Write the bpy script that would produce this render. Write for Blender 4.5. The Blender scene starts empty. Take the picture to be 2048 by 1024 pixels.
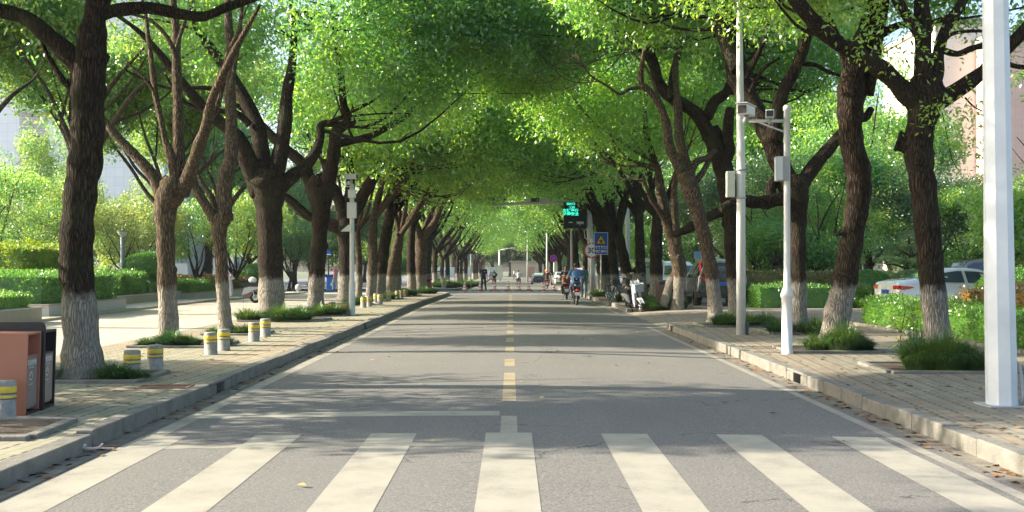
import bpy, math, random
import numpy as np
from mathutils import Vector, Matrix

# ------------------------------------------------------------------ camera, sky, sun, exposure
sc = bpy.context.scene
COL = sc.collection
F, VX, VY, H = 2200.0, 1022.0, 530.0, 1.6
cam_d = bpy.data.cameras.new("camera")
cam = bpy.data.objects.new("camera", cam_d)
COL.objects.link(cam)
cam.location = (0, 0, H)
cam.rotation_euler = (math.radians(90), 0, 0)
cam_d.sensor_width = 36
cam_d.lens = F / 2048 * 36
cam_d.shift_x = 2 / 2048
cam_d.shift_y = 18 / 2048
cam_d.clip_start = 0.1
cam_d.clip_end = 2000
sc.camera = cam

SUN_EL, SUN_AZ_OFF = math.radians(27), math.radians(4)   # sun stands to the left, a little ahead
world = bpy.data.worlds.new("World")
sc.world = world
world.use_nodes = True
wn = world.node_tree
bg = wn.nodes["Background"]
sky = wn.nodes.new("ShaderNodeTexSky")
sky.sky_type = 'NISHITA'
sky.sun_disc = False
sky.sun_elevation = SUN_EL
sky.sun_rotation = math.radians(-90 + 4)
sky.air_density = 1.0
sky.dust_density = 3.0
sky.ozone_density = 1.0
wn.links.new(sky.outputs[0], bg.inputs[0])
bg.inputs[1].default_value = 0.135
sun_d = bpy.data.lights.new("sun", 'SUN')
sun_d.energy = 5.0
sun_d.angle = math.radians(0.5)
sun_d.color = (1.0, 0.90, 0.74)
sun = bpy.data.objects.new("sun", sun_d)
COL.objects.link(sun)
sdir = Vector((-math.cos(SUN_EL) * math.cos(SUN_AZ_OFF), math.cos(SUN_EL) * math.sin(SUN_AZ_OFF), math.sin(SUN_EL)))
sun.rotation_euler = sdir.to_track_quat('Z', 'Y').to_euler()
sun.location = (-60, 0, 40)
sc.view_settings.view_transform = 'Standard'
sc.view_settings.look = 'None'
sc.view_settings.exposure = 1.56
sc.view_settings.gamma = 1.0
sc.render.engine = 'CYCLES'
sc.cycles.max_bounces = 7
sc.cycles.diffuse_bounces = 5
sc.cycles.glossy_bounces = 2
sc.cycles.transmission_bounces = 5
sc.cycles.transparent_max_bounces = 8
sc.cycles.sample_clamp_indirect = 8
sc.cycles.use_denoising = True

# ------------------------------------------------------------------ helpers
def g(y):
    """height of the street surface: level, then falling gently away"""
    y = np.asarray(y, dtype=float)
    a = np.clip(y - 42, 0, 100) * 0.0083
    b = np.clip(y - 142, 0, None) * 0.0025
    soft = 0.0
    return -(a + b) + soft
def gz(y): return float(g(y))
def camber(x):
    return 0.045 * np.clip(1 - (np.asarray(x, dtype=float) / 3.75) ** 2, 0, 1)
def P(px, py, d):
    return Vector(((px - VX) / F * d, d, H + (VY - py) / F * d))
def GP(px, py, dz=0.13):
    """point where the sight line meets ground of height dz above the street"""
    d = 20.0
    for _ in range(40):
        d = (H - dz - gz(d)) * F / max(py - VY, 1)
    return Vector(((px - VX) / F * d, d, gz(d) + dz))

def tag(o, label=None, cat=None, group=None, kind=None):
    if label: o["label"] = label
    if cat: o["category"] = cat
    if group: o["group"] = group
    if kind: o["kind"] = kind
    return o
def empty(name, loc=(0, 0, 0), rz=0.0, label=None, cat=None, group=None):
    o = bpy.data.objects.new(name, None)
    o.empty_display_size = 0.2
    COL.objects.link(o)
    o.location = loc
    o.rotation_euler = (0, 0, rz)
    return tag(o, label, cat, group)
def copy_tree(o, parent=None):
    c = o.copy()
    COL.objects.link(c)
    c.parent = parent
    for ch in list(o.children):
        copy_tree(ch, c)
    return c

class MB:
    """collects shapes, then links them as one mesh object"""
    def __init__(s):
        s.v = []; s.f = []; s.sm = []
    def add(s, vs, fs, smooth=False):
        o = len(s.v)
        s.v.extend([tuple(v) for v in vs])
        s.f.extend([tuple(i + o for i in f) for f in fs])
        s.sm.extend([smooth] * len(fs))
        return s
    def box(s, c, d, rz=0, m=None):
        x, y, z = d[0] / 2, d[1] / 2, d[2] / 2
        vs = [Vector((a * x, b * y, e * z)) for a in (-1, 1) for b in (-1, 1) for e in (-1, 1)]
        if m is not None: vs = [m @ v for v in vs]
        if rz:
            R = Matrix.Rotation(rz, 3, 'Z'); vs = [R @ v for v in vs]
        vs = [v + Vector(c) for v in vs]
        return s.add(vs, [(0, 1, 3, 2), (4, 6, 7, 5), (0, 4, 5, 1), (2, 3, 7, 6), (0, 2, 6, 4), (1, 5, 7, 3)])
    def bar(s, a, b, w, h=None):
        a, b = Vector(a), Vector(b); h = h or w
        d = b - a; q = d.to_track_quat('Z', 'Y').to_matrix()
        return s.box((a + b) / 2, (w, h, d.length), m=q)
    def tube(s, pts, rad, n=10, caps=True, smooth=True, rough=0.0, rng=None):
        pts = [Vector(p) for p in pts]
        if not hasattr(rad, '__len__'): rad = [rad] * len(pts)
        vs = []; fs = []
        up = Vector((0, 0, 1))
        prev = None
        for i, p in enumerate(pts):
            t = (pts[min(i + 1, len(pts) - 1)] - pts[max(i - 1, 0)])
            if t.length < 1e-9: t = Vector((0, 0, 1))
            t.normalize()
            if prev is None:
                r = Vector((1, 0, 0)) if abs(t.x) < 0.9 else Vector((0, 1, 0))
                u = (r - t * r.dot(t)).normalized()
            else:
                u = (prev - t * prev.dot(t))
                u = u.normalized() if u.length > 1e-6 else t.orthogonal().normalized()
            prev = u
            w = t.cross(u)
            for k in range(n):
                a = 2 * math.pi * k / n
                rr = rad[i]
                if rough and rng: rr *= 1 + rng.uniform(-rough, rough)
                vs.append(p + (u * math.cos(a) + w * math.sin(a)) * rr)
        for i in range(len(pts) - 1):
            for k in range(n):
                a = i * n + k; b = i * n + (k + 1) % n
                fs.append((a, b, b + n, a + n))
        o = len(s.v)
        s.add(vs, fs, smooth)
        if caps:
            s.add([], [], False)
            s.f.append(tuple(o + k for k in reversed(range(n)))); s.sm.append(False)
            s.f.append(tuple(o + (len(pts) - 1) * n + k for k in range(n))); s.sm.append(False)
        return s
    def cyl(s, a, b, r0, r1=None, n=16, smooth=True):
        return s.tube([a, b], [r0, r0 if r1 is None else r1], n=n, smooth=smooth)
    def lathe(s, c, prof, n=20, smooth=True, ax='Z'):
        vs = []; fs = []
        for (r, z) in prof:
            for k in range(n):
                a = 2 * math.pi * k / n
                v = Vector((r * math.cos(a), r * math.sin(a), z))
                if ax == 'X': v = Vector((v.z, v.x, v.y))
                if ax == 'Y': v = Vector((v.x, v.z, v.y))
                vs.append(v + Vector(c))
        for i in range(len(prof) - 1):
            for k in range(n):
                a = i * n + k; b = i * n + (k + 1) % n
                fs.append((a, b, b + n, a + n))
        fs.append(tuple(range(n))); fs.append(tuple((len(prof) - 1) * n + k for k in range(n)))
        return s.add(vs, fs, smooth)
    def ell(s, c, r, n=14, m=10, rot=None):
        c = Vector(c)
        if not hasattr(r, '__len__'): r = (r, r, r)
        vs = []; fs = []
        for i in range(m + 1):
            t = math.pi * i / m
            for k in range(n):
                a = 2 * math.pi * k / n
                v = Vector((r[0] * math.sin(t) * math.cos(a), r[1] * math.sin(t) * math.sin(a), r[2] * math.cos(t)))
                if rot is not None: v = rot @ v
                vs.append(c + v)
        for i in range(m):
            for k in range(n):
                a = i * n + k; b = i * n + (k + 1) % n
                fs.append((a, a + n, b + n, b))
        return s.add(vs, fs, True)
    def torus(s, c, R, r, ax='X', n=28, m=8):
        vs = []; fs = []
        for i in range(n):
            a = 2 * math.pi * i / n
            for k in range(m):
                b = 2 * math.pi * k / m
                x = (R + r * math.cos(b)) * math.cos(a); y = (R + r * math.cos(b)) * math.sin(a); z = r * math.sin(b)
                v = {'X': Vector((z, x, y)), 'Y': Vector((x, z, y)), 'Z': Vector((x, y, z))}[ax]
                vs.append(v + Vector(c))
        for i in range(n):
            for k in range(m):
                fs.append((i * m + k, ((i + 1) % n) * m + k, ((i + 1) % n) * m + (k + 1) % m, i * m + (k + 1) % m))
        return s.add(vs, fs, True)
    def prism(s, poly, a0, a1, ax='X'):
        """extrude a 2-D outline along an axis; for X the outline is (y,z)"""
        n = len(poly)
        def mk(u, v, w): return {'X': (w, u, v), 'Y': (u, w, v), 'Z': (u, v, w)}[ax]
        vs = [mk(u, v, a0) for u, v in poly] + [mk(u, v, a1) for u, v in poly]
        fs = [tuple(range(n)), tuple(reversed(range(n, 2 * n)))] + [(i, (i + 1) % n, (i + 1) % n + n, i + n) for i in range(n)]
        return s.add(vs, fs)
    def build(s, name, mat, parent=None, bevel=0, loc=None, rot=None, mods=()):
        me = bpy.data.meshes.new(name)
        me.from_pydata(s.v, [], s.f)
        me.polygons.foreach_set("use_smooth", s.sm)
        me.update()
        o = bpy.data.objects.new(name, me)
        COL.objects.link(o)
        if mat: me.materials.append(mat)
        if parent: o.parent = parent
        if loc is not None: o.location = loc
        if rot is not None: o.rotation_euler = rot
        if bevel:
            b = o.modifiers.new("bevel", 'BEVEL'); b.width = bevel; b.segments = 2; b.limit_method = 'ANGLE'
            b.angle_limit = math.radians(40)
        return o

def np_mesh(name, V, nf, per=4, mat=None, parent=None, faces=None, smooth=False):
    me = bpy.data.meshes.new(name)
    V = np.asarray(V, dtype=np.float32).reshape(-1, 3)
    me.vertices.add(len(V)); me.vertices.foreach_set("co", V.ravel())
    idx = np.arange(nf * per, dtype=np.int32) if faces is None else np.asarray(faces, dtype=np.int32).ravel()
    me.loops.add(len(idx)); me.loops.foreach_set("vertex_index", idx)
    me.polygons.add(nf)
    me.polygons.foreach_set("loop_start", np.arange(0, nf * per, per, dtype=np.int32))
    me.polygons.foreach_set("loop_total", np.full(nf, per, dtype=np.int32))
    if smooth: me.polygons.foreach_set("use_smooth", np.ones(nf, dtype=bool))
    me.update(calc_edges=True)
    o = bpy.data.objects.new(name, me)
    COL.objects.link(o)
    if mat: me.materials.append(mat)
    if parent: o.parent = parent
    return o

def text(name, body, size, mat, parent, loc, rot=(math.radians(90), 0, 0), extrude=0.002, sx=1.0, bold=0.0):
    cu = bpy.data.curves.new(name, 'FONT')
    cu.body = body; cu.size = size; cu.extrude = extrude; cu.offset = bold
    cu.align_x = 'CENTER'; cu.align_y = 'CENTER'
    cu.resolution_u = 3
    o = bpy.data.objects.new(name, cu)
    COL.objects.link(o)
    cu.materials.append(mat)
    bpy.context.view_layer.update()
    me = bpy.data.meshes.new_from_object(o.evaluated_get(bpy.context.evaluated_depsgraph_get()))
    bpy.data.objects.remove(o)
    o = bpy.data.objects.new(name, me); COL.objects.link(o)
    if not me.materials: me.materials.append(mat)
    o.parent = parent; o.location = loc; o.rotation_euler = rot; o.scale = (sx, 1, 1)
    return o

# ------------------------------------------------------------------ materials
_m = {}
def mat(name, col, rough=0.6, metal=0.0, var=0.12, vscale=6.0, bump=0.0, bscale=40.0, emis=0.0, coat=0.0, trans=0.0, spec=0.5):
    if name in _m: return _m[name]
    m = bpy.data.materials.new(name); m.use_nodes = True
    nt = m.node_tree; b = nt.nodes["Principled BSDF"]
    b.inputs["Base Color"].default_value = (*col, 1)
    b.inputs["Roughness"].default_value = rough
    b.inputs["Metallic"].default_value = metal
    b.inputs["Specular IOR Level"].default_value = spec
    if coat: b.inputs["Coat Weight"].default_value = coat; b.inputs["Coat Roughness"].default_value = 0.08
    if trans: b.inputs["Transmission Weight"].default_value = trans
    if emis:
        b.inputs["Emission Color"].default_value = (*col, 1); b.inputs["Emission Strength"].default_value = emis
    if var:
        tc = nt.nodes.new("ShaderNodeTexCoord")
        n = nt.nodes.new("ShaderNodeTexNoise"); n.inputs["Scale"].default_value = vscale; n.inputs["Detail"].default_value = 6
        n.inputs["Roughness"].default_value = 0.65
        nt.links.new(tc.outputs["Object"], n.inputs["Vector"])
        r = nt.nodes.new("ShaderNodeValToRGB")
        r.color_ramp.elements[0].position = 0.3; r.color_ramp.elements[1].position = 0.7
        r.color_ramp.elements[0].color = tuple(c * (1 - var) for c in col) + (1,)
        r.color_ramp.elements[1].color = tuple(min(1, c * (1 + var)) for c in col) + (1,)
        nt.links.new(n.outputs["Fac"], r.inputs["Fac"])
        nt.links.new(r.outputs["Color"], b.inputs["Base Color"])
        mr = nt.nodes.new("ShaderNodeMapRange")
        mr.inputs["To Min"].default_value = max(0.02, rough - 0.08); mr.inputs["To Max"].default_value = min(1, rough + 0.1)
        nt.links.new(n.outputs["Fac"], mr.inputs["Value"]); nt.links.new(mr.outputs[0], b.inputs["Roughness"])
        if bump:
            n2 = nt.nodes.new("ShaderNodeTexNoise"); n2.inputs["Scale"].default_value = bscale; n2.inputs["Detail"].default_value = 4
            nt.links.new(tc.outputs["Object"], n2.inputs["Vector"])
            bp = nt.nodes.new("ShaderNodeBump"); bp.inputs["Strength"].default_value = bump; bp.inputs["Distance"].default_value = 0.02
            nt.links.new(n2.outputs["Fac"], bp.inputs["Height"]); nt.links.new(bp.outputs[0], b.inputs["Normal"])
    _m[name] = m
    return m

def N(nt, t, **kw):
    n = nt.nodes.new(t)
    for k, v in kw.items():
        if k in n.inputs.keys(): n.inputs[k].default_value = v
        else: setattr(n, k, v)
    return n
def ramp(nt, fac, stops):
    r = nt.nodes.new("ShaderNodeValToRGB")
    e = r.color_ramp.elements
    while len(e) < len(stops): e.new(0.5)
    for i, (p, c) in enumerate(stops):
        e[i].position = p; e[i].color = (*c, 1) if len(c) == 3 else c
    nt.links.new(fac, r.inputs["Fac"])
    return r.outputs["Color"]
def mixc(nt, fac, a, b, mode='MIX'):
    m = nt.nodes.new("ShaderNodeMix"); m.data_type = 'RGBA'; m.blend_type = mode
    for s, v in ((m.inputs[0], fac), (m.inputs[6], a), (m.inputs[7], b)):
        if isinstance(v, (int, float)): s.default_value = v
        elif isinstance(v, tuple): s.default_value = (*v, 1) if len(v) == 3 else v
        else: nt.links.new(v, s)
    return m.outputs[2]
def math_(nt, op, a, b=None, c=None, clamp=False):
    m = nt.nodes.new("ShaderNodeMath"); m.operation = op; m.use_clamp = clamp
    for s, v in zip(m.inputs, (a, b, c)):
        if v is None: continue
        if isinstance(v, (int, float)): s.default_value = v
        else: nt.links.new(v, s)
    return m.outputs[0]

def leaf_mat(name, dif, tra, mix=0.5, yellow=0.3, gloss=0.08, vs=0.9):
    """leaves: matt front, light passing through from the sunny side; patches of young yellow-green leaves"""
    m = bpy.data.materials.new(name); m.use_nodes = True
    nt = m.node_tree; nt.nodes.clear()
    out = N(nt, "ShaderNodeOutputMaterial")
    geo = N(nt, "ShaderNodeNewGeometry"); oi = N(nt, "ShaderNodeObjectInfo")
    n = N(nt, "ShaderNodeTexNoise", Scale=vs, Detail=3.0); nt.links.new(geo.outputs["Position"], n.inputs["Vector"])
    n2 = N(nt, "ShaderNodeTexNoise", Scale=14.0, Detail=2.0); nt.links.new(geo.outputs["Position"], n2.inputs["Vector"])
    f = math_(nt, 'ADD', math_(nt, 'MULTIPLY', n.outputs["Fac"], 0.75), math_(nt, 'MULTIPLY', n2.outputs["Fac"], 0.45))
    f = math_(nt, 'ADD', f, math_(nt, 'MULTIPLY', math_(nt, 'SUBTRACT', oi.outputs["Random"], 0.5), 0.22))
    f = math_(nt, 'ADD', f, math_(nt, 'MULTIPLY', math_(nt, 'SUBTRACT', geo.outputs["Random Per Island"], 0.5), 0.34))
    def shades(c):
        y = (min(1, c[0] * (1 + 1.6 * yellow)), min(1, c[1] * (1 + 0.45 * yellow)), c[2] * 0.85)
        d = (c[0] * 0.5, c[1] * 0.66, c[2] * 1.0)
        return [(0.42, d), (0.6, c), (0.78, y)]
    dc = ramp(nt, f, shades(dif)); tcx = ramp(nt, f, shades(tra))
    D = N(nt, "ShaderNodeBsdfDiffuse"); T = N(nt, "ShaderNodeBsdfTranslucent"); G = N(nt, "ShaderNodeBsdfGlossy", Roughness=0.38)
    G.inputs["Color"].default_value = (0.85, 0.95, 0.85, 1)
    nt.links.new(dc, D.inputs["Color"]); nt.links.new(tcx, T.inputs["Color"])
    m1 = N(nt, "ShaderNodeMixShader"); m1.inputs[0].default_value = mix
    nt.links.new(D.outputs[0], m1.inputs[1]); nt.links.new(T.outputs[0], m1.inputs[2])
    m2 = N(nt, "ShaderNodeMixShader"); m2.inputs[0].default_value = gloss
    nt.links.new(m1.outputs[0], m2.inputs[1]); nt.links.new(G.outputs[0], m2.inputs[2])
    nt.links.new(m2.outputs[0], out.inputs[0])
    return m
LEAF = leaf_mat("street_tree_leaf", (0.105, 0.24, 0.058), (0.34, 0.68, 0.07), 0.57, 0.5, gloss=0.10)
LEAFP = leaf_mat("park_tree_leaf", (0.13, 0.25, 0.07), (0.34, 0.60, 0.11), 0.5, 0.6)
LEAFY = leaf_mat("yellow_green_leaf", (0.17, 0.24, 0.06), (0.42, 0.54, 0.12), 0.5, 0.35)
LEAFD = leaf_mat("dark_evergreen_leaf", (0.045, 0.11, 0.035), (0.10, 0.24, 0.05), 0.42, 0.3)
LEAFN = leaf_mat("pine_needle", (0.10, 0.20, 0.09), (0.14, 0.26, 0.08), 0.3, 0.3)
HEDGE = leaf_mat("hedge_leaf", (0.075, 0.19, 0.028), (0.19, 0.45, 0.035), 0.42, 0.3, vs=2.0)
HEDGER = leaf_mat("reddish_hedge_leaf", (0.13, 0.10, 0.035), (0.28, 0.22, 0.05), 0.4, 0.5, vs=2.5)
GRASS = leaf_mat("mondo_grass_blade", (0.05, 0.115, 0.03), (0.12, 0.25, 0.04), 0.35, 0.4, vs=3.0)

def bark_mat(name, dark, light, wash=None):
    m = bpy.data.materials.new(name); m.use_nodes = True
    nt = m.node_tree; b = nt.nodes["Principled BSDF"]
    tc = N(nt, "ShaderNodeTexCoord"); mp = N(nt, "ShaderNodeMapping"); mp.inputs["Scale"].default_value = (34, 34, 3.6)
    nw = N(nt, "ShaderNodeTexNoise", Scale=2.5, Detail=2.0); nt.links.new(tc.outputs["Object"], nw.inputs["Vector"])
    vm = N(nt, "ShaderNodeVectorMath", operation='MULTIPLY_ADD'); vm.inputs[1].default_value = (0.12, 0.12, 0.12)
    nt.links.new(nw.outputs["Color"], vm.inputs[0]); nt.links.new(tc.outputs["Object"], vm.inputs[2])
    nt.links.new(vm.outputs[0], mp.inputs["Vector"])
    v = N(nt, "ShaderNodeTexVoronoi", Scale=1.0, feature='DISTANCE_TO_EDGE'); nt.links.new(mp.outputs[0], v.inputs["Vector"])
    n = N(nt, "ShaderNodeTexNoise", Scale=2.2, Detail=5.0, Roughness=0.7); nt.links.new(mp.outputs[0], n.inputs["Vector"])
    h = math_(nt, 'ADD', math_(nt, 'MULTIPLY', math_(nt, 'MINIMUM', v.outputs["Distance"], 0.35), 1.9), math_(nt, 'MULTIPLY', n.outputs["Fac"], 0.5))
    col = ramp(nt, h, [(0.25, dark), (0.85, light)])
    nb = N(nt, "ShaderNodeTexNoise", Scale=1.6, Detail=4.0); nt.links.new(tc.outputs["Object"], nb.inputs["Vector"])
    col = mixc(nt, math_(nt, 'MULTIPLY', ramp(nt, nb.outputs["Fac"], [(0.5, (0, 0, 0)), (0.75, (1, 1, 1))]), 0.35), col, (0.07, 0.085, 0.04))
    if wash:
        sp = N(nt, "ShaderNodeSeparateXYZ"); nt.links.new(tc.outputs["Object"], sp.inputs[0])
        oi = N(nt, "ShaderNodeObjectInfo")
        n3 = N(nt, "ShaderNodeTexNoise", Scale=7.0, Detail=4.0); nt.links.new(tc.outputs["Object"], n3.inputs["Vector"])
        zz = math_(nt, 'ADD', sp.outputs["Z"], math_(nt, 'MULTIPLY', math_(nt, 'SUBTRACT', n3.outputs["Fac"], 0.5), 0.35))
        top = math_(nt, 'ADD', wash, math_(nt, 'MULTIPLY', oi.outputs["Random"], 0.08))
        mask = math_(nt, 'MULTIPLY', math_(nt, 'SUBTRACT', top, zz), 7.0, clamp=True)
        # lime wash keeps to the ridges and wears off in the cracks and towards the foot
        wear = math_(nt, 'MULTIPLY', math_(nt, 'SUBTRACT', math_(nt, 'ADD', h, math_(nt, 'MULTIPLY', nb.outputs["Fac"], 0.5)), 0.55), 4.0, clamp=True)
        mask = math_(nt, 'MULTIPLY', mask, math_(nt, 'MULTIPLY_ADD', wear, 0.48, 0.42))
        wc = ramp(nt, n.outputs["Fac"], [(0.3, (0.29, 0.265, 0.225)), (0.7, (0.43, 0.395, 0.34))])
        col = mixc(nt, mask, col, wc)
    nt.links.new(col, b.inputs["Base Color"])
    b.inputs["Roughness"].default_value = 0.95; b.inputs["Specular IOR Level"].default_value = 0.15
    bp = N(nt, "ShaderNodeBump", Strength=1.0, Distance=0.035); nt.links.new(h, bp.inputs["Height"]); nt.links.new(bp.outputs[0], b.inputs["Normal"])
    return m
BARK = bark_mat("limewashed_camphor_bark", (0.008, 0.006, 0.005), (0.066, 0.046, 0.031), 1.13)
BARKP = bark_mat("pale_bark", (0.03, 0.021, 0.015), (0.20, 0.145, 0.10), 1.10)
BARKB = bark_mat("park_tree_bark", (0.024, 0.018, 0.013), (0.120, 0.096, 0.072), None)

def asphalt_mat():
    m = bpy.data.materials.new("asphalt"); m.use_nodes = True
    nt = m.node_tree; b = nt.nodes["Principled BSDF"]
    tc = N(nt, "ShaderNodeTexCoord")
    n1 = N(nt, "ShaderNodeTexNoise", Scale=52.0, Detail=4.0, Roughness=0.9); nt.links.new(tc.outputs["Object"], n1.inputs["Vector"])
    v = N(nt, "ShaderNodeTexVoronoi", Scale=42.0); nt.links.new(tc.outputs["Object"], v.inputs["Vector"])
    n2 = N(nt, "ShaderNodeTexNoise", Scale=0.7, Detail=6.0, Roughness=0.6); nt.links.new(tc.outputs["Object"], n2.inputs["Vector"])
    mp = N(nt, "ShaderNodeMapping"); mp.inputs["Scale"].default_value = (1.3, 0.06, 1); nt.links.new(tc.outputs["Object"], mp.inputs["Vector"])
    n3 = N(nt, "ShaderNodeTexNoise", Scale=1.0, Detail=4.0); nt.links.new(mp.outputs[0], n3.inputs["Vector"])
    c = ramp(nt, n1.outputs["Fac"], [(0.38, (0.035, 0.036, 0.040)), (0.5, (0.135, 0.129, 0.120)), (0.62, (0.40, 0.385, 0.35))])
    c = mixc(nt, 0.35, c, ramp(nt, v.outputs["Color"], [(0.1, (0.084, 0.081, 0.076)), (0.9, (0.223, 0.210, 0.185))]))
    c = mixc(nt, 0.35, c, ramp(nt, n2.outputs["Fac"], [(0.3, (0.122, 0.116, 0.108)), (0.7, (0.172, 0.162, 0.144))]))
    c = mixc(nt, ramp(nt, n3.outputs["Fac"], [(0.45, (0, 0, 0)), (0.7, (0.294, 0.294, 0.294))]), c, (0.193, 0.185, 0.168))
    vc = N(nt, "ShaderNodeTexVoronoi", Scale=0.35, feature='DISTANCE_TO_EDGE')
    nd = N(nt, "ShaderNodeTexNoise", Scale=3.0, Detail=5.0); nt.links.new(tc.outputs["Object"], nd.inputs["Vector"])
    va = N(nt, "ShaderNodeVectorMath", operation='MULTIPLY_ADD'); va.inputs[1].default_value = (0.8, 0.8, 0)
    nt.links.new(nd.outputs["Color"], va.inputs[0]); nt.links.new(tc.outputs["Object"], va.inputs[2]); nt.links.new(va.outputs[0], vc.inputs["Vector"])
    crack = math_(nt, 'MULTIPLY', math_(nt, 'LESS_THAN', vc.outputs["Distance"], 0.004), math_(nt, 'GREATER_THAN', n2.outputs["Fac"], 0.52))
    c = mixc(nt, math_(nt, 'MULTIPLY', crack, 0.6), c, (0.025, 0.025, 0.025))
    nt.links.new(c, b.inputs["Base Color"]); b.inputs["Roughness"].default_value = 0.82; b.inputs["Specular IOR Level"].default_value = 0.35
    bp = N(nt, "ShaderNodeBump", Strength=0.5, Distance=0.006); nt.links.new(n1.outputs["Fac"], bp.inputs["Height"]); nt.links.new(bp.outputs[0], b.inputs["Normal"])
    return m
ASPHALT = asphalt_mat()

def paint_mat(name, col, wear=0.5):
    m = bpy.data.materials.new(name); m.use_nodes = True
    nt = m.node_tree; b = nt.nodes["Principled BSDF"]
    tc = N(nt, "ShaderNodeTexCoord")
    n1 = N(nt, "ShaderNodeTexNoise", Scale=60.0, Detail=3.0, Roughness=0.7); nt.links.new(tc.outputs["Object"], n1.inputs["Vector"])
    n2 = N(nt, "ShaderNodeTexNoise", Scale=2.2, Detail=7.0, Roughness=0.7); nt.links.new(tc.outputs["Object"], n2.inputs["Vector"])
    c = ramp(nt, n2.outputs["Fac"], [(0.3, tuple(x * 0.80 for x in col)), (0.65, col)])
    s = math_(nt, 'ADD', math_(nt, 'MULTIPLY', n1.outputs["Fac"], 0.55), math_(nt, 'MULTIPLY', n2.outputs["Fac"], 0.6))
    k = ramp(nt, s, [(0.33 + 0.2 * wear, (1, 1, 1)), (0.40 + 0.3 * wear, (0, 0, 0))])
    c = mixc(nt, math_(nt, 'MULTIPLY', k, wear), c, (0.14, 0.135, 0.125))
    nt.links.new(c, b.inputs["Base Color"]); b.inputs["Roughness"].default_value = 0.6
    bp = N(nt, "ShaderNodeBump", Strength=0.25, Distance=0.004); nt.links.new(n1.outputs["Fac"], bp.inputs["Height"]); nt.links.new(bp.outputs[0], b.inputs["Normal"])
    return m
PAINT = paint_mat("white_road_paint", (0.353, 0.328, 0.269), 0.5)
PAINTW = paint_mat("worn_edge_paint", (0.33, 0.30, 0.245), 0.6)
PAINTY = paint_mat("faded_yellow_paint", (0.353, 0.290, 0.181), 0.6)

def paver_mat(name, base, dirt, dots=0.8, rows=0.245, red=0.25):
    """interlocking pavers: dark open joints in dashed lines, a few reddish rows"""
    m = bpy.data.materials.new(name); m.use_nodes = True
    nt = m.node_tree; b = nt.nodes["Principled BSDF"]
    tc = N(nt, "ShaderNodeTexCoord"); sp = N(nt, "ShaderNodeSeparateXYZ")
    mp = N(nt, "ShaderNodeMapping"); mp.inputs["Rotation"].default_value = (0, 0, math.radians(4)); nt.links.new(tc.outputs["Object"], mp.inputs[0])
    nw = N(nt, "ShaderNodeTexNoise", Scale=1.2, Detail=2.0); nt.links.new(tc.outputs["Object"], nw.inputs["Vector"])
    va = N(nt, "ShaderNodeVectorMath", operation='MULTIPLY_ADD'); va.inputs[1].default_value = (0.05, 0.05, 0)
    nt.links.new(nw.outputs["Color"], va.inputs[0]); nt.links.new(mp.outputs[0], va.inputs[2])
    nt.links.new(va.outputs[0], sp.inputs[0])
    fx = math_(nt, 'FRACT', math_(nt, 'DIVIDE', sp.outputs["X"], rows))
    fy = math_(nt, 'FRACT', math_(nt, 'DIVIDE', sp.outputs["Y"], 0.17))
    n1 = N(nt, "ShaderNodeTexNoise", Scale=45.0, Detail=3.0, Roughness=0.7); nt.links.new(tc.outputs["Object"], n1.inputs["Vector"])
    n2 = N(nt, "ShaderNodeTexNoise", Scale=0.9, Detail=6.0, Roughness=0.6); nt.links.new(tc.outputs["Object"], n2.inputs["Vector"])
    dot = math_(nt, 'MULTIPLY', math_(nt, 'LESS_THAN', fx, 0.13), math_(nt, 'LESS_THAN', fy, 0.6))
    br = N(nt, "ShaderNodeTexBrick", Scale=1.0); br.inputs["Brick Width"].default_value = 0.25; br.inputs["Row Height"].default_value = 0.122
    br.inputs["Mortar Size"].default_value = 0.006; br.inputs["Mortar Smooth"].default_value = 0.2
    br.inputs["Color1"].default_value = (*[c * 0.8 for c in base], 1); br.inputs["Color2"].default_value = (*[c * 1.15 for c in base], 1)
    br.inputs["Mortar"].default_value = (*[c * 0.5 for c in base], 1); br.inputs["Bias"].default_value = 0.1
    mp2 = N(nt, "ShaderNodeMapping"); mp2.inputs["Rotation"].default_value = (0, 0, math.radians(90)); nt.links.new(va.outputs[0], mp2.inputs[0])
    nt.links.new(mp2.outputs[0], br.inputs["Vector"])
    c = br.outputs["Color"]
    fr = math_(nt, 'FRACT', math_(nt, 'DIVIDE', sp.outputs["X"], 2.94))
    redm = math_(nt, 'MULTIPLY', math_(nt, 'LESS_THAN', fr, 0.25), math_(nt, 'MULTIPLY', n2.outputs["Fac"], red * 2))
    c = mixc(nt, redm, c, (0.36, 0.19, 0.12))
    c = mixc(nt, ramp(nt, n2.outputs["Fac"], [(0.42, (0, 0, 0)), (0.68, (0.75, 0.75, 0.75))]), c, dirt)
    c = mixc(nt, math_(nt, 'MULTIPLY', math_(nt, 'SUBTRACT', n1.outputs["Fac"], 0.4), 0.8, clamp=True), c, tuple(x * 1.25 for x in base))
    c = mixc(nt, math_(nt, 'MULTIPLY', dot, math_(nt, 'MULTIPLY', math_(nt, 'GREATER_THAN', n1.outputs["Fac"], 0.42), dots)), c, (0.035, 0.04, 0.025))
    nt.links.new(c, b.inputs["Base Color"]); b.inputs["Roughness"].default_value = 0.9; b.inputs["Specular IOR Level"].default_value = 0.25
    hh = math_(nt, 'SUBTRACT', math_(nt, 'MULTIPLY', n1.outputs["Fac"], 0.3), math_(nt, 'MULTIPLY', dot, 0.8))
    bp = N(nt, "ShaderNodeBump", Strength=0.7, Distance=0.01); nt.links.new(hh, bp.inputs["Height"]); nt.links.new(bp.outputs[0], b.inputs["Normal"])
    return m
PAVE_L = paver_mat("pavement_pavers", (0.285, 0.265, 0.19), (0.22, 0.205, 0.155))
PAVE_R = paver_mat("shade_toned_pavers", (0.225, 0.205, 0.155), (0.175, 0.158, 0.12), red=0.15)  # darker copy of the pavement pavers; the shade is put into the colour
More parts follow.
